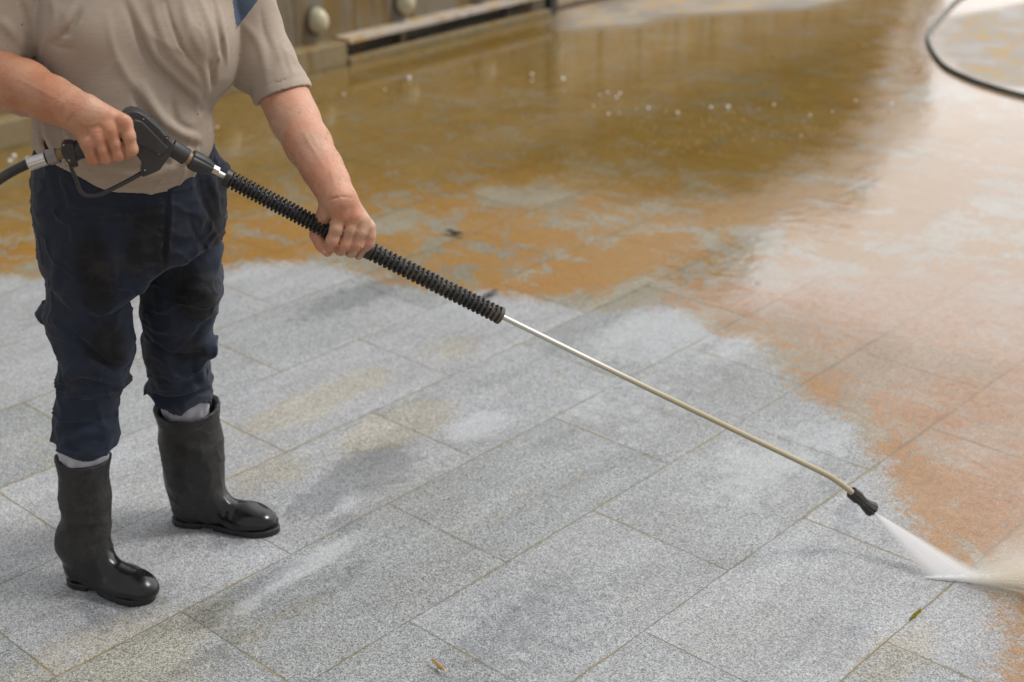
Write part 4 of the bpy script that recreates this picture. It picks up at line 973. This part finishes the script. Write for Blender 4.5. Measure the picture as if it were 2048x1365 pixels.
# --- trousers
hip_keys = [tk(82, 400, 262, .045, .135), tk(76, 412, 290, .05, .138), tk(70, 432, 320, .045, .142), tk(66, 447, 350, .04, .145), tk(68, 449, 400, .035, .15), tk(76, 451, 450, .03, .152), tk(82, 453, 505, .02, .152), tk(84, 447, 535, .02, .148), tk(86, 436, 575, .02, .14), tk(90, 400, 640, .03, .12)]
hips = loft(hip_keys, 2.3)
# the sagging seat ends along a slanting fold
bag = np.array([(((q := PB(x, y, .16))-CEN)@RI, q[2]) for x, y in [(60, 590), (95, 605), (125, 632), (170, 642), (225, 636), (262, 612), (300, 575), (335, 548), (380, 532), (420, 520), (455, 508), (480, 500)]])
def hipcut(P):
    u = (P-CEN)@RI; z = np.interp(u, bag[:, 0], bag[:, 1]); return -smin(-hips(P), -(z-P[:, 2]), .03)
def ek(l, r, y, n, k=1.): return pk((l+r)/2, y, n, (r-l)/2*k)
leg1 = chain([ek(96, 254, 560, .045), ek(98, 262, 640, .05), ek(116, 263, 690, .055), ek(119, 258, 735, .06), ek(116, 240, 785, .055), ek(112, 232, 840, .06), ek(110, 226, 885, .065), ek(112, 222, 912, .068)], .014)
leg2 = chain([ek(284, 440, 500, -.03), ek(288, 440, 575, -.04), ek(282, 430, 615, -.05), ek(288, 416, 655, -.055), ek(292, 416, 700, -.065), ek(301, 416, 745, -.085), ek(302, 424, 785, -.095), ek(310, 422, 812, -.105)], .014)
roll = chain([pk(97, 622, -.03, 18), pk(92, 632, .02, 17), pk(112, 640, .10, 10)], .01)
kneebulge = su([ell(PB(235, 700, .09), (RI, TO, (0, 0, 1)), (.035, .05, .05)), ell(PB(408, 690, -.03), (RI, TO, (0, 0, 1)), (.028, .05, .025)), ell(PB(395, 575, .01), (RI, TO, (0, 0, 1)), (.05, .06, .05)), ell(PB(420, 350, .05), (RI, TO, (0, 0, 1)), (.045, .06, .035)), ell(PB(310, 780, -.10), (RI, TO, (0, 0, 1)), (.025, .05, .02))], .01)
t_in = su([chain([ek(112, 222, 840, .066, .84), ek(112, 222, 960, .07, .84)], .005), chain([ek(310, 422, 755, -.103, .84), ek(310, 422, 860, -.108, .84)], .005)], .002)
def hemplane(P):     # trouser legs end just above the boots
    u = (P-CEN)@RI; z1 = np.interp(u, [((PB(x, y, .12)-CEN)@RI) for x, y in ((100, 905), (150, 920), (190, 920), (225, 900))], [PB(x, y, .12)[2] for x, y in ((100, 905), (150, 920), (190, 920), (225, 900))])
    z2 = np.interp(u, [((PB(x, y, -.05)-CEN)@RI) for x, y in ((300, 800), (345, 824), (400, 806), (432, 822))], [PB(x, y, -.05)[2] for x, y in ((300, 800), (345, 824), (400, 806), (432, 822))])
    mid = ((PB(262, 800, 0)-CEN)@RI); return P[:, 2]-np.where(u < mid, z1, z2)
def tr_base(P):
    t = hipcut(P)
    for g, k in ((leg1, .006), (leg2, .006), (kneebulge, .012), (roll, .006)):
        e = g(P)
        if e is not None: t = smin(t, e, k)
    t = np.maximum(t, -hemplane(P)); e = t_in(P)
    if e is not None: t = np.maximum(t, -np.maximum(e, hemplane(P)-.03))
    return t
TFOLD = [([(130, 655), (170, 690), (200, 720), (240, 735), (262, 742)], .010, -.009), ([(180, 650), (205, 690), (222, 725), (245, 750)], .008, .008), ([(120, 760), (150, 745), (190, 735), (225, 750), (245, 770)], .011, .012),
 ([(118, 790), (150, 768), (190, 762), (230, 782)], .010, -.009), ([(110, 725), (125, 760), (122, 790)], .008, -.008), ([(115, 870), (150, 850), (190, 848), (225, 838)], .009, -.007), ([(120, 890), (160, 868), (205, 865), (228, 856)], .009, .008), ([(200, 840), (215, 870), (212, 905)], .007, .006), ([(135, 840), (140, 880), (150, 910)], .008, -.004),
 ([(290, 660), (330, 690), (370, 700), (405, 690), (420, 672)], .010, .010), ([(300, 680), (340, 706), (380, 712), (415, 700)], .009, -.009), ([(420, 640), (400, 655), (385, 680)], .008, -.007), ([(420, 655), (402, 675), (392, 700)], .007, .007),
 ([(395, 715), (402, 745), (412, 770)], .008, .008), ([(385, 715), (388, 750), (400, 780)], .007, -.007), ([(300, 790), (340, 800), (380, 792), (420, 775)], .009, -.009), ([(300, 775), (340, 786), (380, 778), (424, 762)], .009, .010), ([(305, 735), (320, 760), (330, 785)], .009, .005), ([(335, 720), (345, 750), (352, 780)], .008, .005),
 ([(370, 590), (400, 585), (430, 592)], .012, .008), ([(375, 620), (405, 628), (430, 618)], .010, .006), ([(390, 330), (400, 380), (415, 420), (435, 460)], .008, -.006), ([(405, 300), (415, 345), (428, 380), (440, 430)], .008, .007),
 ([(240, 385), (245, 420), (250, 460)], .005, -.004), ([(333, 380), (335, 430), (330, 480), (328, 535)], .0045, -.007), ([(340, 380), (343, 430), (338, 480), (334, 535)], .004, .004), ([(380, 425), (385, 460), (405, 490), (418, 512)], .004, -.004),
 ([(150, 380), (120, 420), (92, 460)], .0035, -.003), ([(170, 460), (172, 520), (165, 590)], .012, -.005), ([(215, 440), (225, 520), (232, 600)], .014, .005), ([(120, 470), (112, 530), (108, 590)], .012, .004), ([(258, 490), (285, 530), (300, 560)], .010, .004), ([(240, 500), (240, 560), (238, 620)], .0035, -.003), ([(350, 500), (380, 490), (430, 480)], .010, -.004)]
td = [curve_disp(on(tr_base, pts, 4), wd, h*1.45) for pts, wd, h in TFOLD]
f_tr = disp(tr_base, *td, noise_disp(.0045, (14, 14, 11), 1.7, 1.2), ridge_disp(.0095, (10, 10, 19), 2.9, 1.1, 2.2, (.62, .12, .40)), ridge_disp(.0044, (24, 24, 34), 5.1, 1.0, 2.4))
tlo, thi = bounds([PB(50, 250, 0), PB(470, 250, 0), PB(50, 940, .1), PB(470, 940, -.1), PB(100, 400, .25), PB(400, 400, .25), PB(100, 400, -.2), PB(420, 400, -.2), PB(300, 650, -.2)], .05)
def tr_extra(n, P, c):
    m_ = None
    for (x, y, nn, rx, rz) in ((190, 560, .17, .045, .14), (215, 690, .14, .06, .07), (395, 590, .05, .07, .09), (420, 440, .10, .06, .10), (300, 480, .17, .06, .09), (380, 690, .0, .04, .05)):
        q = PB(x, y, nn); v = n.vmath('MULTIPLY', n.vmath('SUBTRACT', P, tuple(q)), (1/rx, 1/rx, 1/rz)); d = n.math('SUBTRACT', 1, n.vmath('LENGTH', v, out=1))
        m_ = d if m_ is None else n.math('MAXIMUM', m_, d)
    m_ = n.sstep(n.math('ADD', m_, n.math('MULTIPLY', n.math('SUBTRACT', n.noise(P, 16, 5, .7), .5), 1.4)), -.1, .5)
    c = n.mix(n.math('MULTIPLY', m_, .85), c, (.010, .009, .010)); c = n.mix(n.math('MULTIPLY', n.sstep(n.noise(P, 11, 5, .7), .54, .66), .5), c, (.040, .036, .038))
    sp = n.sstep(n.noise(P, 95, 4, .7), .66, .74); return n.mix(n.math('MULTIPLY', sp, .35), c, (.10, .085, .06))
M_tr = fabric('navy_work_cloth', (.011, .017, .032), (.021, .030, .052), 700, .82, tr_extra, .4)
TV, TF = nets(f_tr, tlo, thi, .0034)
mesh('trousers', TV, TF, M_tr, person)
# --- white lining between trouser hem and boot
M_sock = fabric('white_lining', (.42, .42, .47), (.50, .50, .55))
def sock(pts, name='lining'):
    P = np.array([p_ for p_, r in pts]); Pc = catmull(P, 6); r = np.interp(np.arange(len(Pc)), np.arange(len(pts))*6, [r for _, r in pts]); V, F = tube(Pc, r, 40, True)
    V = np.array(V); ax = (P[-1]-P[0])/np.linalg.norm(P[-1]-P[0]); rel = V-P[0]; rad = rel-(rel@ax)[:, None]*ax; an = np.arctan2(rad@RI, rad@TO)
    V = V+rad/np.linalg.norm(rad, axis=1)[:, None]*(.0035*np.sin(an*7+rel@ax*40)*np.sign(np.sin(an*3+1)))[:, None]; return mesh(name, V, F, M_sock, person)
sock([ek(120, 214, 880, .068), ek(120, 214, 915, .069), ek(126, 210, 965, .07)])
sock([ek(320, 416, 775, -.104), ek(324, 416, 812, -.106), ek(338, 414, 860, -.11)])
# --- boots
def boot_mat():
    n = NT('boot_rubber'); P = n.n('ShaderNodeNewGeometry').outputs['Position']; z = n.n('ShaderNodeSeparateXYZ'); n.put(z.inputs[0], P)
    a = n.noise(P, 24, 6, .7); b = n.noise(P, 300, 4, .75); k = n.noise(P, 9, 4, .6)
    up = n.sstep(n.math('ADD', z.outputs[2], n.math('MULTIPLY', n.math('SUBTRACT', k, .5), .12)), .075, .14)
    dust = n.math('MULTIPLY', n.fmix(up, .08, .85), n.sstep(n.math('ADD', n.math('MULTIPLY', b, .9), n.math('MULTIPLY', a, .9)), .82, 1.02))
    c = n.mix(n.math('MULTIPLY', dust, .75), (.006, .006, .0065), (.046, .044, .041))
    return n.bsdf(c, n.fmix(up, n.ramp(a, [(.3, .15), (.7, .32)]), n.fmix(dust, .42, .85)), 0, n.bump(n.math('ADD', n.math('MULTIPLY', b, n.fmix(up, .04, 1.)), n.math('MULTIPLY', a, .3)), .30, .0012))
M_boot = boot_mat(); M_sole = plastic('boot_sole', (.012, .012, .013), .45, (.04, .04, .038))
def boot(heel, toe, rimc, rim_r, mid, ank, Lf):
    h0 = np.array(heel); d = np.array(toe)-h0; d[2] = 0; L = np.linalg.norm(d); d /= L; s = np.array([-d[1], d[0], 0]); z = np.array([0, 0, 1.])
    if Lf: L = Lf
    Q = lambda u, v, w: h0+d*u*L+s*v+z*w
    foot = su([cone(Q(.13, 0, .036), Q(.40, 0, .032), .033, .031), cone(Q(.40, .004, .030), Q(.70, .006, .026), .031, .036), cone(Q(.70, .006, .026), Q(.88, .002, .022), .036, .027),
               cone(Q(.17, 0, .10), Q(.56, .002, .046), .044, .030), cone(Q(.16, 0, .05), Q(.17, 0, .12), .037, .044), ell(Q(.72, .004, .028), (d, s, z), (.072, .046, .030))], .018)
    A, ra = ank; shaft = chain([(Q(.18, 0, .115), .044), (A, ra)]+mid+[(rimc, rim_r)], .03)
    ax = rimc-A; ax = ax/np.linalg.norm(ax); rn = ax*.9+z*.25; rn = rn/np.linalg.norm(rn)
    base = su([foot, shaft], .028)
    topc = lambda P: -((P-rimc)@rn)
    hollow = isect(chain([(mid[0][0], mid[0][1]-.0088), (rimc, rim_r-.0088), (rimc+ax*.05, rim_r-.0088)], .004), lambda P: -((P-(rimc-ax*.07))@ax), .004)
    fl = lambda P: P[:, 2]-.0135
    f = sub(sub(base, topc, .001), hollow, .001)
    f = sub(f, fl, .002)
    wr = [curve_disp([Q(.56, v, .070-abs(v)*.55) for v in np.linspace(-.045, .045, 7)], .004, -.0022), curve_disp([Q(.60, v, .066-abs(v)*.5) for v in np.linspace(-.045, .045, 7)], .005, .0022)]
    band = lambda P: np.where(np.linalg.norm(P-rimc, axis=1) < .1, .0012*(np.exp(-((((P-rimc)@rn)+.003)/.0028)**2)+np.exp(-((((P-rimc)@rn)+.012)/.002)**2)), 0)
    f = disp(f, *wr, band, noise_disp(.0035, (18, 18, 14), 2.2+L, .8), ridge_disp(.0022, (20, 20, 26), 1.2+L, 1., 2.2))
    lo, hi = bounds([h0-d*.02, h0+d*(L+.03), rimc+z*.02, A], .075); lo[2] = 0
    V, F = nets(f, lo, hi, .0024, smooth=2); b = mesh('boot', V, F, M_boot, person)
    # sole: plan outline of the foot with a welt line
    def sole(P):
        q = P-h0; u = (q@d)/L; v = q@s; w_ = P[:, 2]
        wid = np.interp(u, [-.02, .0, .05, .13, .3, .42, .6, .72, .85, .95, 1.0, 1.03], [0, .018, .031, .037, .034, .034, .044, .0475, .043, .030, .016, 0]); cen = np.interp(u, [0, .4, .7, 1], [0, .004, .006, .0])
        dd = (np.abs(v-cen)-wid)*.8; dd = np.maximum(dd, np.maximum(-u*L-.004, (u-1.02)*L))
        bot = np.where((u > .30) & (u < .42), .009, .0005)
        return np.maximum(dd, np.maximum(w_-.0165, bot-w_))
    lo2, hi2 = bounds([h0-d*.03, h0+d*(L+.04)], .06); lo2[2] = -.006; hi2[2] = .03
    V, F = nets(sole, lo2, hi2, .0024, smooth=1); mesh('sole', V, F, M_sole, b)
h1, t1 = G(145, 1158), G(304, 1203); h2, t2 = G(351, 1040), G(555, 1065)
boot(h1, t1, *[ (lambda e: e[0])(ek(112, 222, 913, .070)), (lambda e: e[1])(ek(112, 222, 913, .070)) ], [ek(124, 215, 1000, .07, .92), ek(131, 213, 1045, .07, .90)], ek(137, 215, 1085, .072, .90), None)
boot(h2, t2, *[ (lambda e: e[0])(ek(309, 438, 813, -.108)), (lambda e: e[1])(ek(309, 438, 813, -.108)) ], [ek(328, 439, 890, -.115, .97), ek(340, 442, 940, -.12, .93)], ek(347, 446, 985, -.125, .92), None)
#%%WATER
# ================================================================ WATER JET
def water_mat(name, c, amax, streak=(1, 60, 1), gamma=1.):
    n = NT(name); P = n.n('ShaderNodeNewGeometry').outputs['Position']
    al = n.math('MULTIPLY', n.attr('alpha'), amax)
    sv = n.n('ShaderNodeCombineXYZ'); n.put(sv.inputs[0], n.math('MULTIPLY', n.attr('across'), 38)); n.put(sv.inputs[1], n.math('MULTIPLY', n.attr('along'), 2.2))
    st = n.noise(sv.outputs[0], 1., 4, .6); al = n.math('MULTIPLY', al, n.ramp(st, [(.25, .86), (.75, 1.08)]), clamp=True)
    d = n.n('ShaderNodeBsdfDiffuse'); n.put(d.inputs[0], c); t = n.n('ShaderNodeBsdfTranslucent'); n.put(t.inputs[0], c)
    m1 = n.n('ShaderNodeMixShader'); m1.inputs[0].default_value = .5; n.t.links.new(d.outputs[0], m1.inputs[1]); n.t.links.new(t.outputs[0], m1.inputs[2])
    tr = n.n('ShaderNodeBsdfTransparent'); m2 = n.n('ShaderNodeMixShader'); n.put(m2.inputs[0], al)
    n.t.links.new(tr.outputs[0], m2.inputs[1]); n.t.links.new(m1.outputs[0], m2.inputs[2]); n.t.links.new(m2.outputs[0], n.out.inputs['Surface']); return n.m
M_jet = water_mat('jet_water', (.98, .98, .99), .58)
M_spray = water_mat('dirty_spray', (.80, .66, .48), .5); M_mist = water_mat('white_spray', (.92, .92, .93), .5)
NZ = at_d(1746, 1023, dN+.026); E1 = G(1846, 1156, .002); E2 = G(1992, 1166, .002)
jet = empty('water_jet', tuple(E1)); tag(jet, 'white fan shaped water jet spraying from the nozzle onto the paving', 'water jet')
def fan(apex, e1, e2, w0, w1, name, mat, NS=40, NTt=24, edge=.30):
    nr = np.cross(e1-apex, e2-apex); nr /= np.linalg.norm(nr); V = []; A = []; AC = []; AL = []
    for sgn in (-1, 1):
        for i in range(NTt+1):
            t = i/NTt; 
            for j in range(NS+1):
                s = j/NS; tgt = lerp(e1, e2, s); a0 = apex+(tgt-apex)/np.linalg.norm(tgt-apex)*.002+(e2-e1)/np.linalg.norm(e2-e1)*(s-.5)*.006
                p_ = lerp(a0, tgt, t); V.append(p_+nr*sgn*(w0+(w1-w0)*t)*max(.05, math.sin(math.pi*s))**.5)
                ed = min(1, min(s, 1-s)/edge); A.append((ed*ed*(3-2*ed))*(.35+.65*min(1, t*6+.3))); AC.append(s); AL.append(t)
    o = (NTt+1)*(NS+1); F = []
    for k in (0, 1):
        for i in range(NTt):
            for j in range(NS):
                a = k*o+i*(NS+1)+j; q = (a, a+1, a+NS+2, a+NS+1); F.append(q if k else q[::-1])
    return mesh(name, V, F, mat, jet, attrs=dict(alpha=A, across=AC, along=AL))
fan(NZ, lerp(E1, E2, -.07), lerp(E1, E2, 1.14), .0012, .006, 'spray_sheet', M_jet); fan(NZ, lerp(E1, E2, .12), lerp(E1, E2, .95), .0005, .003, 'spray_core', M_jet)
# splash: low streaks thrown along the ground away from the jet
def streaks(N, base0, base1, dirc, spread, L0, L1, r0, r1, el0, el1, name, mat, seed):
    rg = np.random.default_rng(seed); V = []; F = []; A = []; AC = []; AL = []; o = 0; S = 7; K = 9
    for k in range(N):
        b = lerp(base0, base1, rg.uniform()**.8)+np.array([rg.normal(0, .004), rg.normal(0, .004), rg.uniform(0, .004)])
        an = rg.normal(0, spread); dd = dirc*math.cos(an)+np.cross((0, 0, 1.), dirc)*math.sin(an); el = rg.uniform(el0, el1); dd = dd*math.cos(el)+np.array([0, 0, math.sin(el)])
        L = rg.uniform(L0, L1); rr = rg.uniform(r0, r1); t_, n_, b_ = frame(b, b+dd); am = rg.uniform(.35, 1)
        for i in range(K):
            t = i/(K-1); c = b+dd*L*t-np.array([0, 0, .25*L*t*t*math.sin(el)]); rad = rr*(.25+1.0*t)*(1 if i < K-1 else .6)
            c[2] = max(c[2], rad*.6+.001)
            for j in range(S):
                al = j/S*6.2832; V.append(c+rad*(math.cos(al)*n_*.7+math.sin(al)*b_)); A.append(am*math.sin(math.pi*min(1, .12+t*.9))**.9*(1-t*.6)); AC.append(k*.37+j/S*.2); AL.append(t)
        for i in range(K-1):
            for j in range(S): q = (j+1) % S; F.append((o+i*S+j, o+i*S+q, o+(i+1)*S+q, o+(i+1)*S+j))
        o += K*S
    return mesh(name, V, F, mat, jet, attrs=dict(alpha=A, across=AC, along=AL))
out = (E2-E1); out[2] = 0; out /= np.linalg.norm(out); away = np.array([FW[0], FW[1], 0]); away /= np.linalg.norm(away)
def sheet(a0, a1, d0, d1, L, el, name, mat, NS=44, NTt=22, th=.0015, edge=.25, peak=.1, wave=.004):
    """thin rising sheet of spray: foot line a0-a1, flowing along d0 (at a0) .. d1 (at a1)"""
    V = []; A = []; AC = []; AL = []; rg = np.random.default_rng(int(L*1000)+int(el*1000))
    ph = rg.uniform(0, 6, 4)
    for sgn in (-1, 1):
        for i in range(NTt+1):
            t = i/NTt
            for j in range(NS+1):
                s_ = j/NS; d = lerp(d0, d1, s_); d = d/np.linalg.norm(d); c = lerp(a0, a1, s_)+d*L*t
                z = .004+L*t*math.tan(el)*(.55+.45*math.sin(3*s_+ph[0]))+wave*t*math.sin(17*s_+ph[1]+2*t)
                V.append(c+np.array([0, 0, max(z, .003)+sgn*th])); ed = min(1, min(s_, 1-s_)/edge)
                A.append(ed*ed*(3-2*ed)*min(1, t/peak+.25)*(1-t)**1.1); AC.append(s_*L*3.2+ph[2]); AL.append(t*L*2)
    o = (NTt+1)*(NS+1); F = []
    for k in (0, 1):
        for i in range(NTt):
            for j in range(NS):
                a = k*o+i*(NS+1)+j; q = (a, a+1, a+NS+2, a+NS+1); F.append(q if k else q[::-1])
    return mesh(name, V, F, mat, jet, attrs=dict(alpha=A, across=AC, along=AL))
scene.cycles.volume_bounces = 0
gz = np.array([1, 1, 0]); F1 = E1*gz; F2 = E2*gz; sdv = np.cross(out, (0, 0, 1.))    # sdv points towards the camera side
fp = [lerp(F1, F2, t_)+np.array([0, 0, .0035+.004*t_]) for t_ in np.linspace(-.01, 1.22, 26)]
_rr = np.interp(np.linspace(0, 1, 26), [0, .15, .6, .85, 1], [.0015, .004, .0105, .015, .012])*(1+.15*np.sin(np.arange(26)*1.9))
_V, _F = tube(fp, _rr, 20); _V[:, 2] = np.maximum(_V[:, 2], .0016)
_ring = np.repeat(np.arange(26), 20); _ang = np.tile(np.arange(20)/20*2*math.pi, 26)
M_ridge = water_mat('churned_water', (.99, .99, .99), .92)
mesh('foam_ridge', _V, _F, M_ridge, jet, attrs=dict(alpha=np.interp(_ring/25., [0, .08, .75, 1], [.25, 1, .9, 0])*(.65+.35*np.cos(_ang)), across=_ring*.05, along=_ang))
M_foamw = water_mat('impact_water', (.97, .97, .98), .95); M_tansp = water_mat('tan_spray', (.97, .85, .66), .80); M_veil = water_mat('pale_spray', (.93, .88, .82), .42)
sheet(lerp(F1, F2, -.02), lerp(F1, F2, .9), out*.9-sdv*.25, out-sdv*.35, .055, .30, 'impact_foam', M_foamw, wave=.002, peak=.02)
sheet(lerp(F1, F2, .25), lerp(F1, F2, 1.), out-sdv*.05, out-sdv*.15, .12, .12, 'impact_foam', M_foamw, wave=.002, peak=.05)
def cone_volume(name, org, um, side, up_, dens, c, c0, s1, wm, lo_, hi_, freq, far_):
    n = NT(name+'_water'); P = n.n('ShaderNodeNewGeometry').outputs['Position']; q = n.vmath('SUBTRACT', P, tuple(org))
    u = n.math('MAXIMUM', n.vmath('DOT_PRODUCT', q, tuple(out), out=1), .01); v = n.math('DIVIDE', n.vmath('DOT_PRODUCT', q, tuple(sdv), out=1), u)
    z = n.n('ShaderNodeSeparateXYZ'); n.put(z.inputs[0], q); w_ = n.math('DIVIDE', z.outputs[2], u)
    cb = n.n('ShaderNodeCombineXYZ'); n.put(cb.inputs[0], n.math('MULTIPLY', v, freq)); n.put(cb.inputs[1], n.math('MULTIPLY', w_, freq*1.5)); n.put(cb.inputs[2], n.math('MULTIPLY', u, 4.))
    f = n.sstep(n.noise(cb.outputs[0], 1., 3, .6), lo_, hi_); f = n.math('ADD', n.math('MULTIPLY', f, .8), .2)
    vv = n.math('DIVIDE', n.math('SUBTRACT', v, c0), s1); g_ = n.math('EXPONENT', n.math('MULTIPLY', n.math('MULTIPLY', vv, vv), -1))
    ww = n.math('DIVIDE', w_, wm); h_ = n.math('EXPONENT', n.math('MULTIPLY', n.math('MULTIPLY', ww, ww), -1))
    d = n.math('MULTIPLY', n.math('MULTIPLY', f, g_), n.math('MULTIPLY', h_, n.math('DIVIDE', dens, u))); d = n.math('MULTIPLY', d, n.math('MULTIPLY', n.sstep(u, far_, .12), n.sstep(u, .02, .05)))
    vs_ = n.n('ShaderNodeVolumePrincipled'); n.put(vs_.inputs['Color'], c); n.put(vs_.inputs['Density'], d); vs_.inputs['Anisotropy'].default_value = .0
    n.t.links.new(vs_.outputs[0], n.out.inputs['Volume'])
    V = []
    for uu in (.02, um):
        for a, b in ((-1, 0), (1, 0), (1, 1), (-1, 1)): V.append(org+out*uu+sdv*(a*side*uu+c0*uu)+np.array([0, 0, max(.003-org[2], b*up_*uu) if b == 0 else up_*uu]))
    F = [f[::-1] for f in [(0, 3, 2, 1), (4, 5, 6, 7), (0, 1, 5, 4), (1, 2, 6, 5), (2, 3, 7, 6), (3, 0, 4, 7)]]
    return mesh(name, V, F, n.m, jet, smooth=False)
scene.cycles.volume_bounces = 3; scene.cycles.volume_step_rate = 1.5; scene.cycles.volume_max_steps = 96
O1 = lerp(F1, F2, .42)+np.array([0, 0, .002])
cone_volume('splash_cone', O1, .62, .70, .95, 6.2, (.995, .97, .90), .0, .28, .34, .30, .62, 22., .60)
streaks(150, lerp(E1, E2, .55), E2, out, .20, .10, .50, .0006, .0017, .0, .34, 'splash_streaks', water_mat('streak_water', (.99, .93, .80), .85), 2)
streaks(45, lerp(E1, E2, .3), E2, out, .10, .05, .16, .0007, .002, .0, .2, 'splash_streaks', water_mat('white_streak_water', (.99, .99, .99), .9), 5)
cone_volume('mist_cone', lerp(F1, F2, .30)+np.array([0, 0, .0025]), .80, .9, 1.1, 1.3, (.99, .97, .93), -.12, .45, .55, .30, .70, 7., .75)
# droplets in the air and froth on the pooled water
def ico(c, r):
    t = (1+5**.5)/2; v = np.array([(-1,t,0),(1,t,0),(-1,-t,0),(1,-t,0),(0,-1,t),(0,1,t),(0,-1,-t),(0,1,-t),(t,0,-1),(t,0,1),(-t,0,-1),(-t,0,1)]); v = v/np.linalg.norm(v[0])*r+c
    f = [(0,11,5),(0,5,1),(0,1,7),(0,7,10),(0,10,11),(1,5,9),(5,11,4),(11,10,2),(10,7,6),(7,1,8),(3,9,4),(3,4,2),(3,2,6),(3,6,8),(3,8,9),(4,9,5),(2,4,11),(6,2,10),(8,6,7),(9,8,1)]
    return v, f
_n = NT('foam'); M_foam = _n.bsdf((.85, .84, .82), .3)
mb = MB()
for (x, y, r) in [(818, 157, 9), (1126, 158, 7), (1064, 149, 6), (1064, 161, 4), (1215, 185, 5), (1240, 187, 6), (1233, 196, 5), (1200, 190, 4), (1187, 212, 4), (1297, 217, 5), (1273, 217, 3), (1355, 226, 6), (1332, 223, 3), (1422, 215, 5), (1456, 214, 7), (1548, 210, 6),
                  (1620, 231, 5), (1665, 224, 4), (1783, 208, 6), (1779, 219, 4), (688, 189, 5), (770, 180, 4), (434, 255, 5), (1217, 228, 4), (1238, 227, 3), (1711, 202, 4), (55, 318, 6), (28, 312, 7), (20, 322, 7), (1602, 272, 4), (1506, 280, 3)]:
    zz = rng.uniform(.004, .03); mb.add(*ico(G(x, y, zz), r*.00095*rng.uniform(1.1, 1.7)))
for k in range(260):
    x = rng.uniform(1250, 1800); y = 255+rng.normal(0, 26)+20*math.sin(x*.02); mb.add(*ico(G(x, y, .002), rng.uniform(.0008, .0022)))
tag(mb.build('water_droplets', M_foam), 'scattered white droplets and froth splashing on the pooled water', 'water droplets', kind='stuff')
mb = MB()
for k in range(260):
    b = E2+out*abs(rng.normal(.12, .12))+np.cross(out, (0, 0, 1))*rng.normal(0, .06); mb.add(*ico(b+np.array([0, 0, abs(rng.normal(.02, .03))]), rng.uniform(.0006, .0015)))
tag(mb.build('spray_droplets', M_foam), 'fine droplets thrown up where the jet hits the paving', 'water droplets', kind='stuff')
